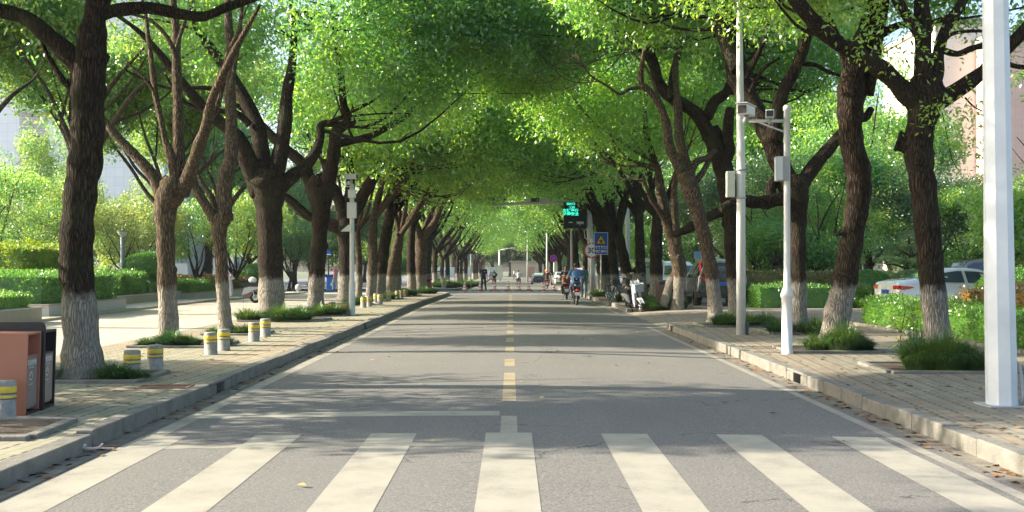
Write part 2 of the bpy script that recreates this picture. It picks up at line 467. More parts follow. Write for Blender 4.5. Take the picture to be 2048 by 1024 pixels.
PLAZA = paver_mat("plaza_pavers", (0.420, 0.395, 0.328), (0.370, 0.344, 0.286), dots=0.35, rows=0.5, red=0.35)
KERB = mat("kerb_stone", (0.165, 0.158, 0.135), 0.85, var=0.3, vscale=5, bump=0.5, bscale=60)
GRANITE = mat("pale_granite", (0.378, 0.386, 0.395), 0.5, var=0.08, vscale=30)
GRANITEB = mat("beige_granite", (0.353, 0.302, 0.227), 0.7, var=0.12, vscale=12)
SOIL = mat("soil", (0.063, 0.046, 0.032), 0.95, var=0.4, vscale=20, bump=0.8, bscale=40)
GUTTER = mat("dusty_gutter_concrete", (0.185, 0.164, 0.130), 0.9, var=0.35, vscale=5, bump=0.4, bscale=50)
GROUND = mat("earth_and_lawn", (0.10, 0.12, 0.055), 0.95, var=0.4, vscale=1.2)
WHITE = mat("white_painted_steel", (0.576, 0.584, 0.576), 0.35, var=0.06, vscale=3)
WHITEP = mat("white_plastic", (0.600, 0.600, 0.584), 0.3, var=0.05)
GREYP = mat("grey_painted_steel", (0.320, 0.328, 0.328), 0.5, var=0.12, vscale=5)
DGREY = mat("dark_grey_metal", (0.05, 0.052, 0.055), 0.45, var=0.15)
BLACK = mat("black_plastic", (0.018, 0.018, 0.02), 0.45, var=0.2)
RUBBER = mat("tyre_rubber", (0.022, 0.021, 0.02), 0.8, var=0.25, vscale=15)
CHROME = mat("bare_metal", (0.55, 0.55, 0.56), 0.25, metal=1.0, var=0.08)
GLASSD = mat("dark_car_glass", (0.02, 0.025, 0.03), 0.06, var=0.0, spec=0.9, coat=1.0)
GLASSB = mat("sky_tinted_car_glass", (0.05, 0.075, 0.12), 0.05, var=0.0, spec=0.9, coat=1.0)
RED = mat("red_lacquer", (0.55, 0.03, 0.03), 0.3, var=0.06, coat=0.5)
REDL = mat("red_lamp_lens", (0.60, 0.02, 0.015), 0.15, var=0.0, coat=1.0)
YELLOW = mat("yellow_band_paint", (0.62, 0.44, 0.03), 0.6, var=0.25, vscale=12)
CONC = mat("concrete", (0.33, 0.315, 0.27), 0.9, var=0.22, vscale=9, bump=0.4, bscale=70)
PLATEB = mat("blue_number_plate", (0.03, 0.10, 0.45), 0.4, var=0.0)
PLATEW = mat("white_number_plate", (0.7, 0.7, 0.68), 0.4, var=0.05)
# ------------------------------------------------------------------ ground, road, pavements, kerbs, markings
def sheet(name, x0, x1, y0, y1, zf, m, nx=4, ny=None, kind='structure', label=None):
    ny = ny or max(2, int((y1 - y0) / 2.5))
    xs = np.linspace(x0, x1, nx + 1); ys = np.linspace(y0, y1, ny + 1)
    X, Y = np.meshgrid(xs, ys)
    Z = g(Y) + (zf(X, Y) if callable(zf) else zf)
    V = np.stack([X, Y, Z], -1).reshape(-1, 3)
    i = np.arange(ny)[:, None] * (nx + 1) + np.arange(nx)[None, :]
    Fc = np.stack([i, i + 1, i + nx + 2, i + nx + 1], -1).reshape(-1, 4)
    o = np_mesh(name, V, len(Fc), 4, m, faces=Fc)
    return tag(o, label, None, None, kind)

KL, KR = -3.65, 3.88            # kerb faces
roadz = lambda X, Y: camber(X)
sheet("ground", -420, 420, -60, 600, lambda X, Y: -0.06 + 0 * X, GROUND, 60, 90)
sheet("road", KL, KR, -25, 300, roadz, ASPHALT, 14, 200)
CS0, CS1 = 67.0, 83.0           # the cross street
sheet("cross_street_left", -60, KL, CS0, CS1, 0.0, ASPHALT, 10, 8)
sheet("cross_street_right", KR, 60, CS0, CS1, 0.0, ASPHALT, 10, 8)
DW0, DW1 = 27.6, 36.8           # the side entrance on the right
# pavement left: camber-free, 13 cm up
KW = 0.16
sheet("pavement_left", -7.4, KL - KW, -20, CS0 - 0.2, 0.13, PAVE_L, 4, 60)
sheet("plaza", -12.3, -7.4, -20, CS0 - 0.2, 0.13, PLAZA, 4, 60)
sheet("plaza_steps", -60, -12.3, -20, CS0 - 0.2, 0.19, mat("pale_plaza_slab", (0.46, 0.44, 0.39), 0.8, var=0.12, vscale=2, bump=0.2), 10, 60)
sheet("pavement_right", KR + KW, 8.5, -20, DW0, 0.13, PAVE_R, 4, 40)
def dz(X, Y): return np.clip((X - KR) / 1.6, 0, 1) * 0.13
sheet("side_entrance", KR, 10.5, DW0, DW1, dz, paver_mat("driveway_slab", (0.30, 0.26, 0.205), (0.24, 0.20, 0.155), dots=0.2, red=0.2), 6, 8)
sheet("parking_yard", 10.5, 60, -20, CS0 - 0.2, 0.13, paver_mat("yard_paving", (0.25, 0.245, 0.215), (0.20, 0.19, 0.165), dots=0.5), 8, 40)
sheet("parking_bay", 6.6, 10.5, DW1, CS0 - 0.2, 0.13, paver_mat("parking_bay_paving", (0.25, 0.25, 0.22), (0.20, 0.19, 0.165), dots=0.5), 3, 14)
sheet("garden_bed_right", 8.5, 10.5, -20, DW0, 0.10, SOIL, 3, 20)
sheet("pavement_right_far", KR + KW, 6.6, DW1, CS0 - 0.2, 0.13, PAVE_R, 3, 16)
for nm, a, b_ in (("far_pavement_left", -9.5, KL - KW), ("far_pavement_right", KR + KW, 9.5)):
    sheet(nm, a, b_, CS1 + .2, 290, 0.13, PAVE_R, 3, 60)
sheet("far_road_left", -40, -9.5, CS1 + .2, 290, 0.0, mat("blue_grey_asphalt", (0.15, 0.155, 0.16), 0.8, var=0.2, vscale=2), 4, 60)
sheet("far_yard_right", 9.5, 60, CS1 + .2, 290, 0.05, GROUND, 4, 60)

rk = random.Random(5)
def kerb(name, x, side, y0, y1, drains=()):
    """a row of kerb stones with narrow joints; side = +1 when the pavement is at larger x"""
    mb = MB(); y = y0
    while y < y1:
        L = min(rk.choice((0.98, 0.98, 0.75, 1.1)), y1 - y)
        dh = rk.uniform(-.008, .010); dx = rk.uniform(-.006, .006)
        if any(a < y + L / 2 < b2 for a, b2 in drains):
            # stone on two feet leaves the outfall open
            mb.box((x + side * KW / 2 + dx, y + L / 2, gz(y) + 0.138 + dh), (KW, L - .008, 0.035))
            mb.box((x + side * KW / 2 + dx, y + L * .16, gz(y) + 0.02), (KW, L * .32, 0.20))
            mb.box((x + side * KW / 2 + dx, y + L * .84, gz(y) + 0.02), (KW, L * .32, 0.20))
        else:
            mb.box((x + side * KW / 2 + dx, y + L / 2, gz(y) + 0.0275 + dh), (KW, L - .008, 0.255))
        y += L
    o = mb.build(name, KERB, bevel=0.012)
    return tag(o, kind='structure')
kerb("kerb_left", KL, -1, 9.6, CS0 - 1.5, drains=((13.4, 14.6), (27.5, 28.6)))
tag(MB().box((KL - .075, 3.9, 0.014), (0.18, 11.3, 0.235)).build("dropped_kerb_left", KERB, bevel=0.012), kind='structure')
kerb("kerb_right", KR, 1, -3, DW0, drains=((14.4, 15.6), (26.2, 27.2)))
kerb("kerb_right_beyond_entrance", KR, 1, DW1, CS0 - 1.5)
kerb("far_kerb_left", KL, -1, CS1 + 1.5, 200); kerb("far_kerb_right", KR, 1, CS1 + 1.5, 200)
def corner(name, cx, cy, a0, side):
    mb = MB(); R = 1.5 if side else 1.5
    for k in range(8):
        t0 = a0 + math.pi / 2 * k / 8; t1 = a0 + math.pi / 2 * (k + 1) / 8
        p = Vector((cx + R * math.cos((t0 + t1) / 2), cy + R * math.sin((t0 + t1) / 2), gz(cy) + .03))
        mb.box(p, (KW, R * math.pi / 16 + .02, 0.25), rz=(t0 + t1) / 2)
    tag(mb.build(name, KERB), kind='structure')
    # straight kerbs along the cross street
corner("corner_kerb", KL - 1.5 - KW / 2 + .0, CS0 - 1.5, 0, 0)
corner("corner_kerb", KR + 1.5 + KW / 2, CS0 - 1.5, math.pi / 2, 0)
corner("corner_kerb", KL - 1.5 - KW / 2, CS1 + 1.5, -math.pi / 2, 0)
corner("corner_kerb", KR + 1.5 + KW / 2, CS1 + 1.5, math.pi, 0)
for s, x in ((-1, KL - 1.6), (1, KR + 1.6)):
    for yy in (CS0 - .08, CS1 + .08):
        tag(MB().box((x + s * 24, yy, gz(yy) + .04), (48, .15, .22)).build("cross_street_kerb", KERB), kind='structure')
# kerb returning into the side entrance and edging of the beds
tag(MB().box((5.6, DW0 - .07, 0.06), (3.2, .14, .17)).build("entrance_kerb", KERB, bevel=.01), kind='structure')
tag(MB().box((5.9, DW1 + .07, 0.06), (3.6, .14, .17)).build("entrance_kerb_far", KERB, bevel=.01), kind='structure')
mb = MB(); y = -10
while y < DW0:
    L = 0.6; mb.box((8.5 + rk.uniform(-.01, .01), y + L / 2, .13 + rk.uniform(-.01, .01)), (.1, L - .01, .13)); y += L
tag(mb.build("bed_edging", KERB, bevel=.008), kind='structure')
# slab step between plaza and raised slabs
mb = MB(); y = -10
while y < CS0 - 2:
    L = 1.5; mb.box((-12.3 + rk.uniform(-.02, .02), y + L / 2, gz(y) + .125), (.3, L - .015, .14)); y += L
tag(mb.build("plaza_step_edge", GRANITEB, bevel=.006), kind='structure')

# ---- markings
def mark(name, x0, x1, y0, y1, m, dz_=0.0012, nx=None):
    nx = nx or max(1, int(abs(x1 - x0) / .5))
    return sheet(name, x0, x1, y0, y1, lambda X, Y: camber(X) + dz_, m, nx, max(2, int((y1 - y0) / 2)))
sheet("gutter_left", KL, KL + .2, -6, CS0 - 1.6, lambda X, Y: camber(X) + .004, GUTTER, 1)
sheet("gutter_right", KR - .2, KR, -6, DW0, lambda X, Y: camber(X) + .004, GUTTER, 1)
sheet("gutter_right_far", KR - .2, KR, DW1, CS0 - 1.6, lambda X, Y: camber(X) + .004, GUTTER, 1)
for k in range(-3, 4):
    x = -.02 + 1.062 * k
    mark("zebra_stripe", x - .212, x + .212, 4.9, 10.17 + rk.uniform(-.03, .03), PAINT, .0022)
mark("edge_line_left", -3.40, -3.22, -5, CS0 - 2, PAINTW)
mark("edge_line_right", 3.47, 3.63, -5, DW0 + .6, PAINTW)
mark("edge_line_right", 3.47, 3.63, DW1 - .6, CS0 - 2, PAINTW)
mark("stop_line", -3.22, -.02 - .10, 11.36, 11.72, PAINT)
mark("stop_line_old", -3.22, -.10, 9.46, 9.66, PAINTW)
mark("centre_line", -.10, .06, 10.17, 11.34, PAINTW, .0012)
mark("centre_line", -.10, .06, 12.57, 15.86, PAINTY)
y = 16.9
while y < 64:
    mark("centre_line_dash", -.10, .06, y, y + 1.3, PAINTY); y += 2.68
y = CS1 + 4
while y < 230:
    mark("centre_line_dash", -.08, .07, y, y + 2.5, PAINTY); y += 7
for k in range(-6, 7):
    mark("far_zebra_stripe", k * .58 - .17, k * .58 + .17, 76.5, 79.5, PAINT)
mark("far_stop_line", 0.1, 3.4, 66.0, 66.5, PAINT)
mark("far_line", -3.4, 3.6, 62.6, 62.9, PAINTW)
sheet("edge_line_far", -3.35, -3.2, CS1 + 2, 200, (lambda X, Y: camber(X) + .004), PAINTW, 1)
sheet("edge_line_far", 3.3, 3.45, CS1 + 2, 200, (lambda X, Y: camber(X) + .004), PAINTW, 1)

# ---- drain grate in the left pavement
gp = GP(330, 774)
e = empty("drain_grate", (gp.x, gp.y, gp.z), 0.05, "rusty slotted drain grate set in the left pavement near the first tree", "drain grate")
mb = MB().box((0, -.17, .004), (.62, .03, .012)).box((0, .17, .004), (.62, .03, .012)).box((-.295, 0, .004), (.03, .31, .012)).box((.295, 0, .004), (.03, .31, .012))
for i in range(14): mb.box((-.26 + i * .04, 0, .003), (.016, .31, .01))
mb.build("grate_frame", mat("rusty_iron", (0.16, 0.09, 0.06), .8, var=.4, vscale=20), e)
MB().box((0, 0, -.002), (.58, .32, .006)).build("drain_pit", BLACK, e)

# ---- fallen leaves (nobody could count them)
def litter(name, spots, n, seed, m, lab):
    r = np.random.RandomState(seed); V = []
    for _ in range(n):
        x0, x1, y0, y1, z, pw = spots[r.randint(len(spots))]
        x = x0 + (x1 - x0) * r.rand() ** pw; y = y0 + (y1 - y0) * r.rand() ** 1.3
        a = r.rand() * 6.28; L = r.uniform(.03, .06); w = L * .45; t = r.uniform(-.3, .3)
        zz = float(g(y)) + (float(camber(x)) if KL < x < KR else 0) + z + .006
        c, s = math.cos(a), math.sin(a)
        V += [(x - c * L, y - s * L, zz), (x - s * w, y + c * w, zz + .012 + abs(t) * .02), (x + c * L, y + s * L, zz + .004), (x + s * w, y - c * w, zz + .004)]
    return tag(np_mesh(name, V, n, 4, m), lab, None, None, 'stuff')
sp = [(KL + .005, KL + .25, 5, 60, 0, 1.5), (KL + .005, KL + .25, 5, 30, 0, 1.5), (KR - .3, KR - .01, 5, 27, 0, .6), (KR - .3, KR - .01, 5, 27, 0, .6)]
litter("fallen_leaves", sp, 480, 3, mat("dry_leaf_brown", (0.20, 0.10, 0.04), .8, var=.4, vscale=3), "dry brown leaves fallen along both gutters")
litter("fallen_leaves", [(KR + .2, 8.4, 8, 27, .13, 1), (KR + .2, 8.4, 8, 40, .13, 1), (-7, KL - .2, 8, 40, .13, 1)], 900, 8, mat("dry_leaf_tan", (0.26, 0.17, 0.08), .8, var=.4, vscale=3), "tan leaves strewn over the pavements")
litter("fallen_leaves", [(-3.2, 3.4, 6, 40, .01, 1)], 60, 9, mat("dry_leaf_yellow", (0.42, 0.30, 0.10), .8, var=.3, vscale=3), "single yellow leaves lying on the asphalt")
# ------------------------------------------------------------------ vegetation
def leaf_verts(centers, per, spread, size, rng, flat=0.75, up=0.35, aspect=0.42, normals=None):
    C_ = np.repeat(np.asarray(centers, dtype=np.float32), per, axis=0); n = len(C_)
    d = rng.normal(size=(n, 3)).astype(np.float32); d /= np.linalg.norm(d, axis=1, keepdims=True) + 1e-6
    rad = (rng.rand(n, 1) ** 0.5).astype(np.float32) * spread
    pos = C_ + d * rad * np.array([1, 1, flat], dtype=np.float32)
    t = rng.normal(size=(n, 3)).astype(np.float32) + d * 0.8; t[:, 2] -= 0.25
    t /= np.linalg.norm(t, axis=1, keepdims=True) + 1e-6
    nn = rng.normal(size=(n, 3)).astype(np.float32); nn[:, 2] += up * 3
    if normals is not None: nn += np.repeat(np.asarray(normals, dtype=np.float32), per, axis=0) * 1.5
    w = np.cross(t, nn); w /= np.linalg.norm(w, axis=1, keepdims=True) + 1e-6
    fn = np.cross(w, t)
    L = (size * (0.7 + 0.6 * rng.rand(n, 1))).astype(np.float32); W = L * aspect * .5
    a = pos; b = pos + t * L * .45 + w * W + fn * L * .06; c = pos + t * L - fn * L * .05; e = pos + t * L * .45 - w * W + fn * L * .06
    return np.stack([a, b, c, e], 1).reshape(-1, 3)

def vnoise(p, seed, s):
    r = np.random.RandomState(seed); v = np.zeros(len(p))
    for _ in range(6):
        k = r.normal(size=3) * s; v += np.sin(p @ k + r.rand() * 6.28)
    return v / 6 ** .5

def crown_clusters(ells, n, rng, seed, hollow=0.45, thr=-0.35, ns=0.8, zmin=None):
    """twig clusters spread through a few ellipsoids, thinned by noise so the crown has gaps and clumps"""
    out = []
    vol = np.array([e[3] * e[4] * e[5] for e in ells]) ** .8; vol /= vol.sum()
    while len(out) < n:
        k = rng.choice(len(ells), p=vol); e = ells[k]
        d = rng.normal(size=(n, 3)); d /= np.linalg.norm(d, axis=1, keepdims=True)
        r = hollow + (1 - hollow) * rng.rand(n, 1) ** .6
        m_ = max(1, int(n * .2)); p = np.array(e[:3]) + d[:m_] * r[:m_] * np.array(e[3:6])
        p = p[vnoise(p, seed, ns) > thr]
        if zmin is not None: p = p[p[:, 2] > zmin + rng.rand(len(p)) * .5]
        out.extend(p.tolist())
    rng.shuffle(out)
    return np.array(out[:n])

def smooth_path(pts, rad, sub=4):
    P_ = [Vector(p) for p in pts]
    if len(P_) < 3: return P_, rad
    o = []; r = []
    for i in range(len(P_) - 1):
        p0 = P_[max(i - 1, 0)]; p1 = P_[i]; p2 = P_[i + 1]; p3 = P_[min(i + 2, len(P_) - 1)]
        for k in range(sub):
            t = k / sub
            o.append(0.5 * ((2 * p1) + (-p0 + p2) * t + (2 * p0 - 5 * p1 + 4 * p2 - p3) * t * t + (-p0 + 3 * p1 - 3 * p2 + p3) * t ** 3))
            r.append(rad[i] * (1 - t) + rad[i + 1] * t)
    o.append(P_[-1]); r.append(rad[-1])
    return o, r

def wood(limbs, clusters, seed, twigs=40, sides=12, m=BARK, parent=None, flare=True, name="trunk"):
    """trunk and limbs as tapering, knobbly tubes; thin branches run out to some of the leaf clusters"""
    rr = random.Random(seed); mb = MB(); allp = []
    for li, (pts, rad) in enumerate(limbs):
        pts, rad = smooth_path(pts, rad, 5 if li == 0 else 4)
        ph = rr.uniform(0, 6)
        rad = [r * (1 + .05 * math.sin(i * 1.3 + ph) + rr.uniform(-.03, .03)) for i, r in enumerate(rad)]
        if li == 0 and flare:
            for i, p in enumerate(pts):
                rad[i] *= 1 + .38 * math.exp(-max(p.z, 0) / .16)
        s = sides if li == 0 else max(7, sides - 3)
        mb.tube(pts, rad, n=s, rough=.035, rng=rr)
        if li == 0: allp += [(p, r) for p, r in zip(pts, rad)][len(pts) * 2 // 3:]
        else: allp += list(zip(pts, rad))[1:]
        if li == 0:
            for _ in range(3):   # burrs
                i = rr.randrange(len(pts) // 3, len(pts)); a = rr.uniform(0, 6.28)
                mb.ell(pts[i] + Vector((math.cos(a), math.sin(a), 0)) * rad[i] * .8, (rad[i] * .4, rad[i] * .4, rad[i] * .5), 8, 6)
    if clusters is not None and len(clusters):
        idx = [rr.randrange(len(clusters)) for _ in range(twigs)]
        for i in idx:
            c = Vector(clusters[i])
            best = min(rr.sample(allp, max(1, len(allp) // 3)), key=lambda q: (q[0] - c).length + (2.5 if q[0].z > c.z + .3 else 0))
            d = (c - best[0]).length
            if d < .4 or d > 4.5: continue
            mid = best[0].lerp(c, .5) + Vector((rr.uniform(-.12, .12), rr.uniform(-.12, .12), rr.uniform(-.25, .05))) * d
            r0 = min(best[1] * .55, .018 + .011 * d)
            tp, tr = smooth_path([best[0], mid, c], [r0, r0 * .62, .006], 4)
            mb.tube(tp, tr, n=5, caps=False)
            for q in range(2):
                k = rr.randrange(2, len(tp)); e2 = tp[k] + Vector((rr.uniform(-1, 1), rr.uniform(-1, 1), rr.uniform(-.2, .8))) * .22 * d
                mb.tube([tp[k], tp[k].lerp(e2, .5) + Vector((0, 0, .05)), e2], [tr[k] * .7, tr[k] * .4, .004], n=4, caps=False)
    return mb.build(name, m, parent)

def hero(px, pybase, D, limbs, ells, n, size, seed, label, group, per=30, spread=.5, m=BARK, leaf=LEAF, twigs=60, hollow=.35, thr=-.12, name="camphor_tree", sides=14, dz=.13, tw=1.0, push=0.0, sprays=()):
    """a street tree with its own traced branching. limbs: lists of (px, py, width_px[, extra depth])"""
    base = Vector(((px - VX) / F * D, D, gz(D) + dz))
    root = empty(name, base, 0, label, "tree", group)
    rr = random.Random(seed); L = []
    for li, lb in enumerate(limbs):
        pts = []; rad = []; slope = 0 if li == 0 else rr.uniform(-.45, .45)
        dacc = 0
        for i, t in enumerate(lb):
            ex = t[3] if len(t) > 3 else 0
            if i: dacc += slope * math.hypot(t[0] - lb[i - 1][0], t[1] - lb[i - 1][1]) / F * D
            d = D + dacc + ex
            p = P(t[0], t[1], d) - base
            k = tw + (1 - tw) * min(1, max(0, (430 - t[1]) / 45)) if li == 0 else 1
            pts.append(p); rad.append(t[2] * k / 2 / F * d)
        if li == 0:
            pts[0].z = -.05; 
        L.append((pts, rad))
    rng = np.random.RandomState(seed)
    el = [(e[0] - base.x, e[1] + push - base.y, e[2] - base.z, e[3], e[4], e[5]) for e in ells]
    cl = crown_clusters(el, n, rng, seed, hollow, thr)
    wood(L, cl, seed, twigs, sides, m, root)
    # clusters in view get small leaves; unseen ones bigger leaves to thicken their shade
    w = cl + np.array(base); px_ = VX + w[:, 0] / w[:, 1] * F; py_ = VY - (w[:, 2] - H) / w[:, 1] * F
    far = (px_ < -60) | (px_ > 2110) | (py_ < -70)
    for (sx_, sy_, sz_, sr_, sn_) in sprays: cl = np.concatenate([cl, np.array([sx_, sy_, sz_]) - np.array(base) + rng.normal(size=(sn_, 3)) * sr_]); far = np.concatenate([far, np.zeros(sn_, dtype=bool)])
    V = np.concatenate([leaf_verts(cl[~far], per, spread, size, rng, aspect=.46), leaf_verts(cl[far], per, spread, size * 1.6, rng, aspect=.55)])
    np_mesh("crown", V, len(V) // 4, 4, leaf, root)
    return root

def generic(seed, h=9.5, fork=3.0, r=.26, spread=4.5, n=700, per=28, size=.15, m=BARK, leaf=LEAF, lean=0, bottom=3.6, name="camphor_tree", nl=5, twigs=40, cspread=.5, sides=10, fx=1.0, toward=0, hollow=.35, thr=-.12):
    """street tree with its own branching; toward = the side to which the crown reaches over the road"""
    rr = random.Random(seed); rng = np.random.RandomState(seed)
    root = empty(name)
    L = []
    ph = rr.uniform(0, 6)
    tp = []; tr = []
    for i in range(6):
        t = i / 5
        tp.append((lean * t + .06 * math.sin(ph + t * 4), .05 * math.cos(ph + t * 3), -.05 + (fork + .05) * t)); tr.append(r * (1 - .22 * t))
    L.append((tp, tr)); top = Vector(tp[-1])
    for k in range(nl):
        a = ph + 2 * math.pi * k / nl + rr.uniform(-.35, .35); rl = r * rr.uniform(.42, .68); pts = [top + Vector((0, 0, -.25))]; rd = [rl * 1.1]
        dv = Vector((math.cos(a) * rr.uniform(.35, .9) + toward * .25, math.sin(a) * rr.uniform(.35, .9), 1.0)).normalized()
        Ln = (h - fork) * rr.uniform(.65, .95); q = pts[0]
        for s in range(5):
            dv = (dv + Vector((rr.uniform(-.3, .3), rr.uniform(-.3, .3), rr.uniform(-.1, .2)))).normalized()
            q = q + dv * Ln / 5; pts.append(q); rd.append(rl * (1 - (s + 1) / 5.6))
        L.append((pts, rd))
        k2 = rr.randrange(2, 4); q2 = pts[k2]; pts2 = [q2]; dv2 = (dv + Vector((rr.uniform(-1, 1), rr.uniform(-1, 1), .1))).normalized()
        for s in range(3): q2 = q2 + dv2 * Ln * .16; pts2.append(q2); dv2 = (dv2 + Vector((0, 0, .25))).normalized()
        L.append((pts2, [rd[k2] * .7, rd[k2] * .5, rd[k2] * .35, rd[k2] * .15]))
    cx = toward * spread * .3; cz = (h + bottom) / 2; hz = (h - bottom) / 2
    ells = [(cx, 0, cz + .3, spread, spread * .85, hz)]
    for k in range(5):
        a = rr.uniform(0, 6.28); ells.append((cx + math.cos(a) * spread * .55, math.sin(a) * spread * .5, cz + rr.uniform(-.45, .5) * hz, spread * .5, spread * .5, hz * .55))
    cl = crown_clusters(ells, n, rng, seed, hollow, thr)
    wood(L, cl, seed, twigs, sides, m, root)
    V = leaf_verts(cl, per, cspread, size, rng, aspect=.48)
    np_mesh("crown", V, len(V) // 4, 4, leaf, root)
    return root

def place(o, x, y, rz=0, s=1.0, label=None, group=None, z=None, first=False, cat="tree"):
    c = o if first else copy_tree(o)
    c.location = (x, y, gz(y) + .13 if z is None else z); c.rotation_euler = (0, 0, rz); c.scale = (s, s, s)
    if label: c["label"] = label
    if group: c["group"] = group
    c["category"] = cat
    return c

# ---- left row, traced
GL = "camphor trees along the left pavement"; GR = "camphor trees along the right pavement"
hero(165, 755, 14.4, [
    [(166, 755, 76), (163, 690, 70), (158, 600, 66), (152, 520, 64), (156, 440, 64), (163, 370, 66), (174, 300, 64), (176, 220, 62), (178, 150, 68), (184, 90, 58), (190, 30, 46), (208, -50, 40), (220, -150, 34), (210, -300, 24), (215, -430, 12)],
    [(172, 150, 44), (140, 112, 40), (100, 75, 36), (50, 35, 32), (-10, 18, 28), (-90, -20, 24), (-180, -90, 16), (-260, -190, 8)],
    [(145, 180, 15), (122, 155, 13), (104, 125, 11), (90, 100, 9), (82, 70, 6)],
    [(195, 30, 30), (235, 20, 27), (300, 16, 25), (370, 30, 22), (410, 32, 20), (455, 14, 18), (520, -8, 14), (600, -50, 10), (680, -120, 6)],
    [(185, 130, 28), (205, 118, 24), (216, 108, 12)],
    [(200, -20, 26), (150, -120, 20), (80, -220, 15), (20, -330, 8)],
    [(215, -100, 24), (300, -190, 18), (400, -280, 12), (480, -380, 6)]],
    [(-5.6, 14.6, 8.3, 4.4, 3.2, 2.5), (-8.6, 14.0, 7.0, 2.6, 2.2, 1.7), (-2.7, 14.6, 7.5, 2.2, 2.0, 1.5), (-10.6, 12.6, 6.6, 2.6, 2.4, 1.8), (-8.9, 11.4, 5.2, 1.7, 1.5, 1.2)], 2000, .09, 11,  # last two crown lobes lie out of view, added to shade the road
    "big dark limewashed tree just behind the litter bin, nearest on the left", GL, per=34, spread=.42, twigs=60)
hero(337, 690, 20.2, [
    [(338, 690, 50), (336, 620, 46), (333, 540, 45), (331, 470, 44), (331, 415, 52), (342, 385, 58), (350, 355, 42)],
    [(335, 420, 30), (318, 375, 26), (297, 340, 23), (265, 305, 20), (235, 275, 17), (215, 250, 14), (200, 232, 11), (170, 190, 8)],
    [(352, 370, 32), (356, 330, 27), (357, 270, 24), (356, 200, 21), (353, 130, 19), (352, 60, 16), (346, 0, 14), (345, -90, 10), (350, -200, 6)],
    [(350, 360, 16), (335, 300, 13), (324, 250, 12), (311, 190, 12), (304, 130, 11), (296, 70, 9), (290, 20, 7), (270, -50, 5)],
    [(350, 350, 14), (342, 300, 12), (330, 280, 10), (318, 220, 8), (300, 170, 6), (250, 120, 4)],
    [(362, 385, 36), (380, 345, 27), (395, 300, 25), (413, 250, 22), (424, 200, 18), (445, 150, 16), (470, 100, 14), (492, 60, 10), (520, 10, 6)],
    [(416, 250, 15), (435, 210, 12), (447, 160, 11), (455, 110, 9), (478, 60, 8), (484, 10, 6)],
    [(355, 120, 12), (335, 75, 9), (300, 40, 7), (262, 28, 5)],
    [(366, 345, 18), (369, 332, 17), (370, 326, 16)],
    [(350, 110, 10), (364, 60, 8), (380, 20, 5)]],
    [(-6.4, 20.4, 8.6, 2.6, 2.2, 1.6)], 110, .12, 12,
    "slender tan tree cut back to bare upright branches, second on the left", GL, tw=.82, per=30, spread=.4, m=BARKP, twigs=16)
hero(450, 668, 23.4, [
    [(452, 668, 38), (448, 620, 34), (444, 560, 33), (441, 500, 33), (438, 460, 40), (446, 435, 44), (450, 420, 34)],
    [(437, 455, 24), (424, 432, 20), (405, 402, 18), (388, 372, 15), (374, 350, 11), (350, 320, 7)],
    [(451, 440, 32), (449, 395, 30), (451, 352, 33), (462, 320, 27), (463, 250, 24), (460, 180, 22), (462, 110, 20), (457, 50, 17), (456, -10, 14), (452, -90, 10), (460, -170, 6)],
    [(440, 440, 14), (425, 400, 11), (408, 372, 9), (396, 350, 6)],
    [(461, 180, 10), (472, 120, 8), (482, 60, 6), (480, 0, 4)]],
    [(-6.0, 23.6, 9.4, 2.4, 2.2, 1.6)], 90, .12, 13,
    "thin pale tree with one knobbly upright stem, third on the left", GL, tw=.78, per=30, spread=.4, m=BARKP, twigs=14)
hero(544, 640, 29.4, [
    [(546, 640, 66), (543, 590, 58), (541, 520, 55), (539, 450, 55), (537, 400, 62), (535, 365, 78), (538, 340, 60)],
    [(520, 380, 44), (500, 335, 36), (485, 290, 32), (462, 262, 27), (425, 232, 23), (385, 190, 20), (345, 140, 17), (305, 90, 13), (262, 50, 9), (200, 10, 6)],
    [(528, 360, 42), (522, 300, 34), (514, 250, 30), (490, 200, 26), (455, 140, 23), (420, 95, 20), (396, 60, 16), (385, 10, 14), (370, -60, 8)],
    [(548, 360, 40), (560, 310, 32), (570, 250, 28), (574, 190, 24), (584, 130, 18), (588, 60, 12), (580, -10, 8)],
    [(555, 380, 34), (585, 352, 27), (612, 332, 23), (632, 303, 20), (642, 270, 17), (641, 252, 15), (655, 245, 13)],
    [(500, 250, 16), (470, 225, 13), (420, 220, 10), (370, 205, 8), (330, 150, 6)],
    [(440, 180, 12), (400, 175, 9), (350, 178, 7), (300, 165, 5), (250, 140, 4)]],
    [(-4.9, 29.6, 8.0, 3.9, 3.0, 2.9), (-3.0, 30, 7.2, 2.4, 2.2, 1.9), (-8.4, 30.5, 9.0, 2.8, 2.6, 1.9), (-1.4, 29.5, 9.2, 2.6, 2.4, 1.8)], 1500, .13, 14,
    "thickest dark trunk on the left, four heavy limbs, by the red and white scooter", GL, tw=.89, push=1.2, per=34, spread=.48, twigs=30, sides=16)
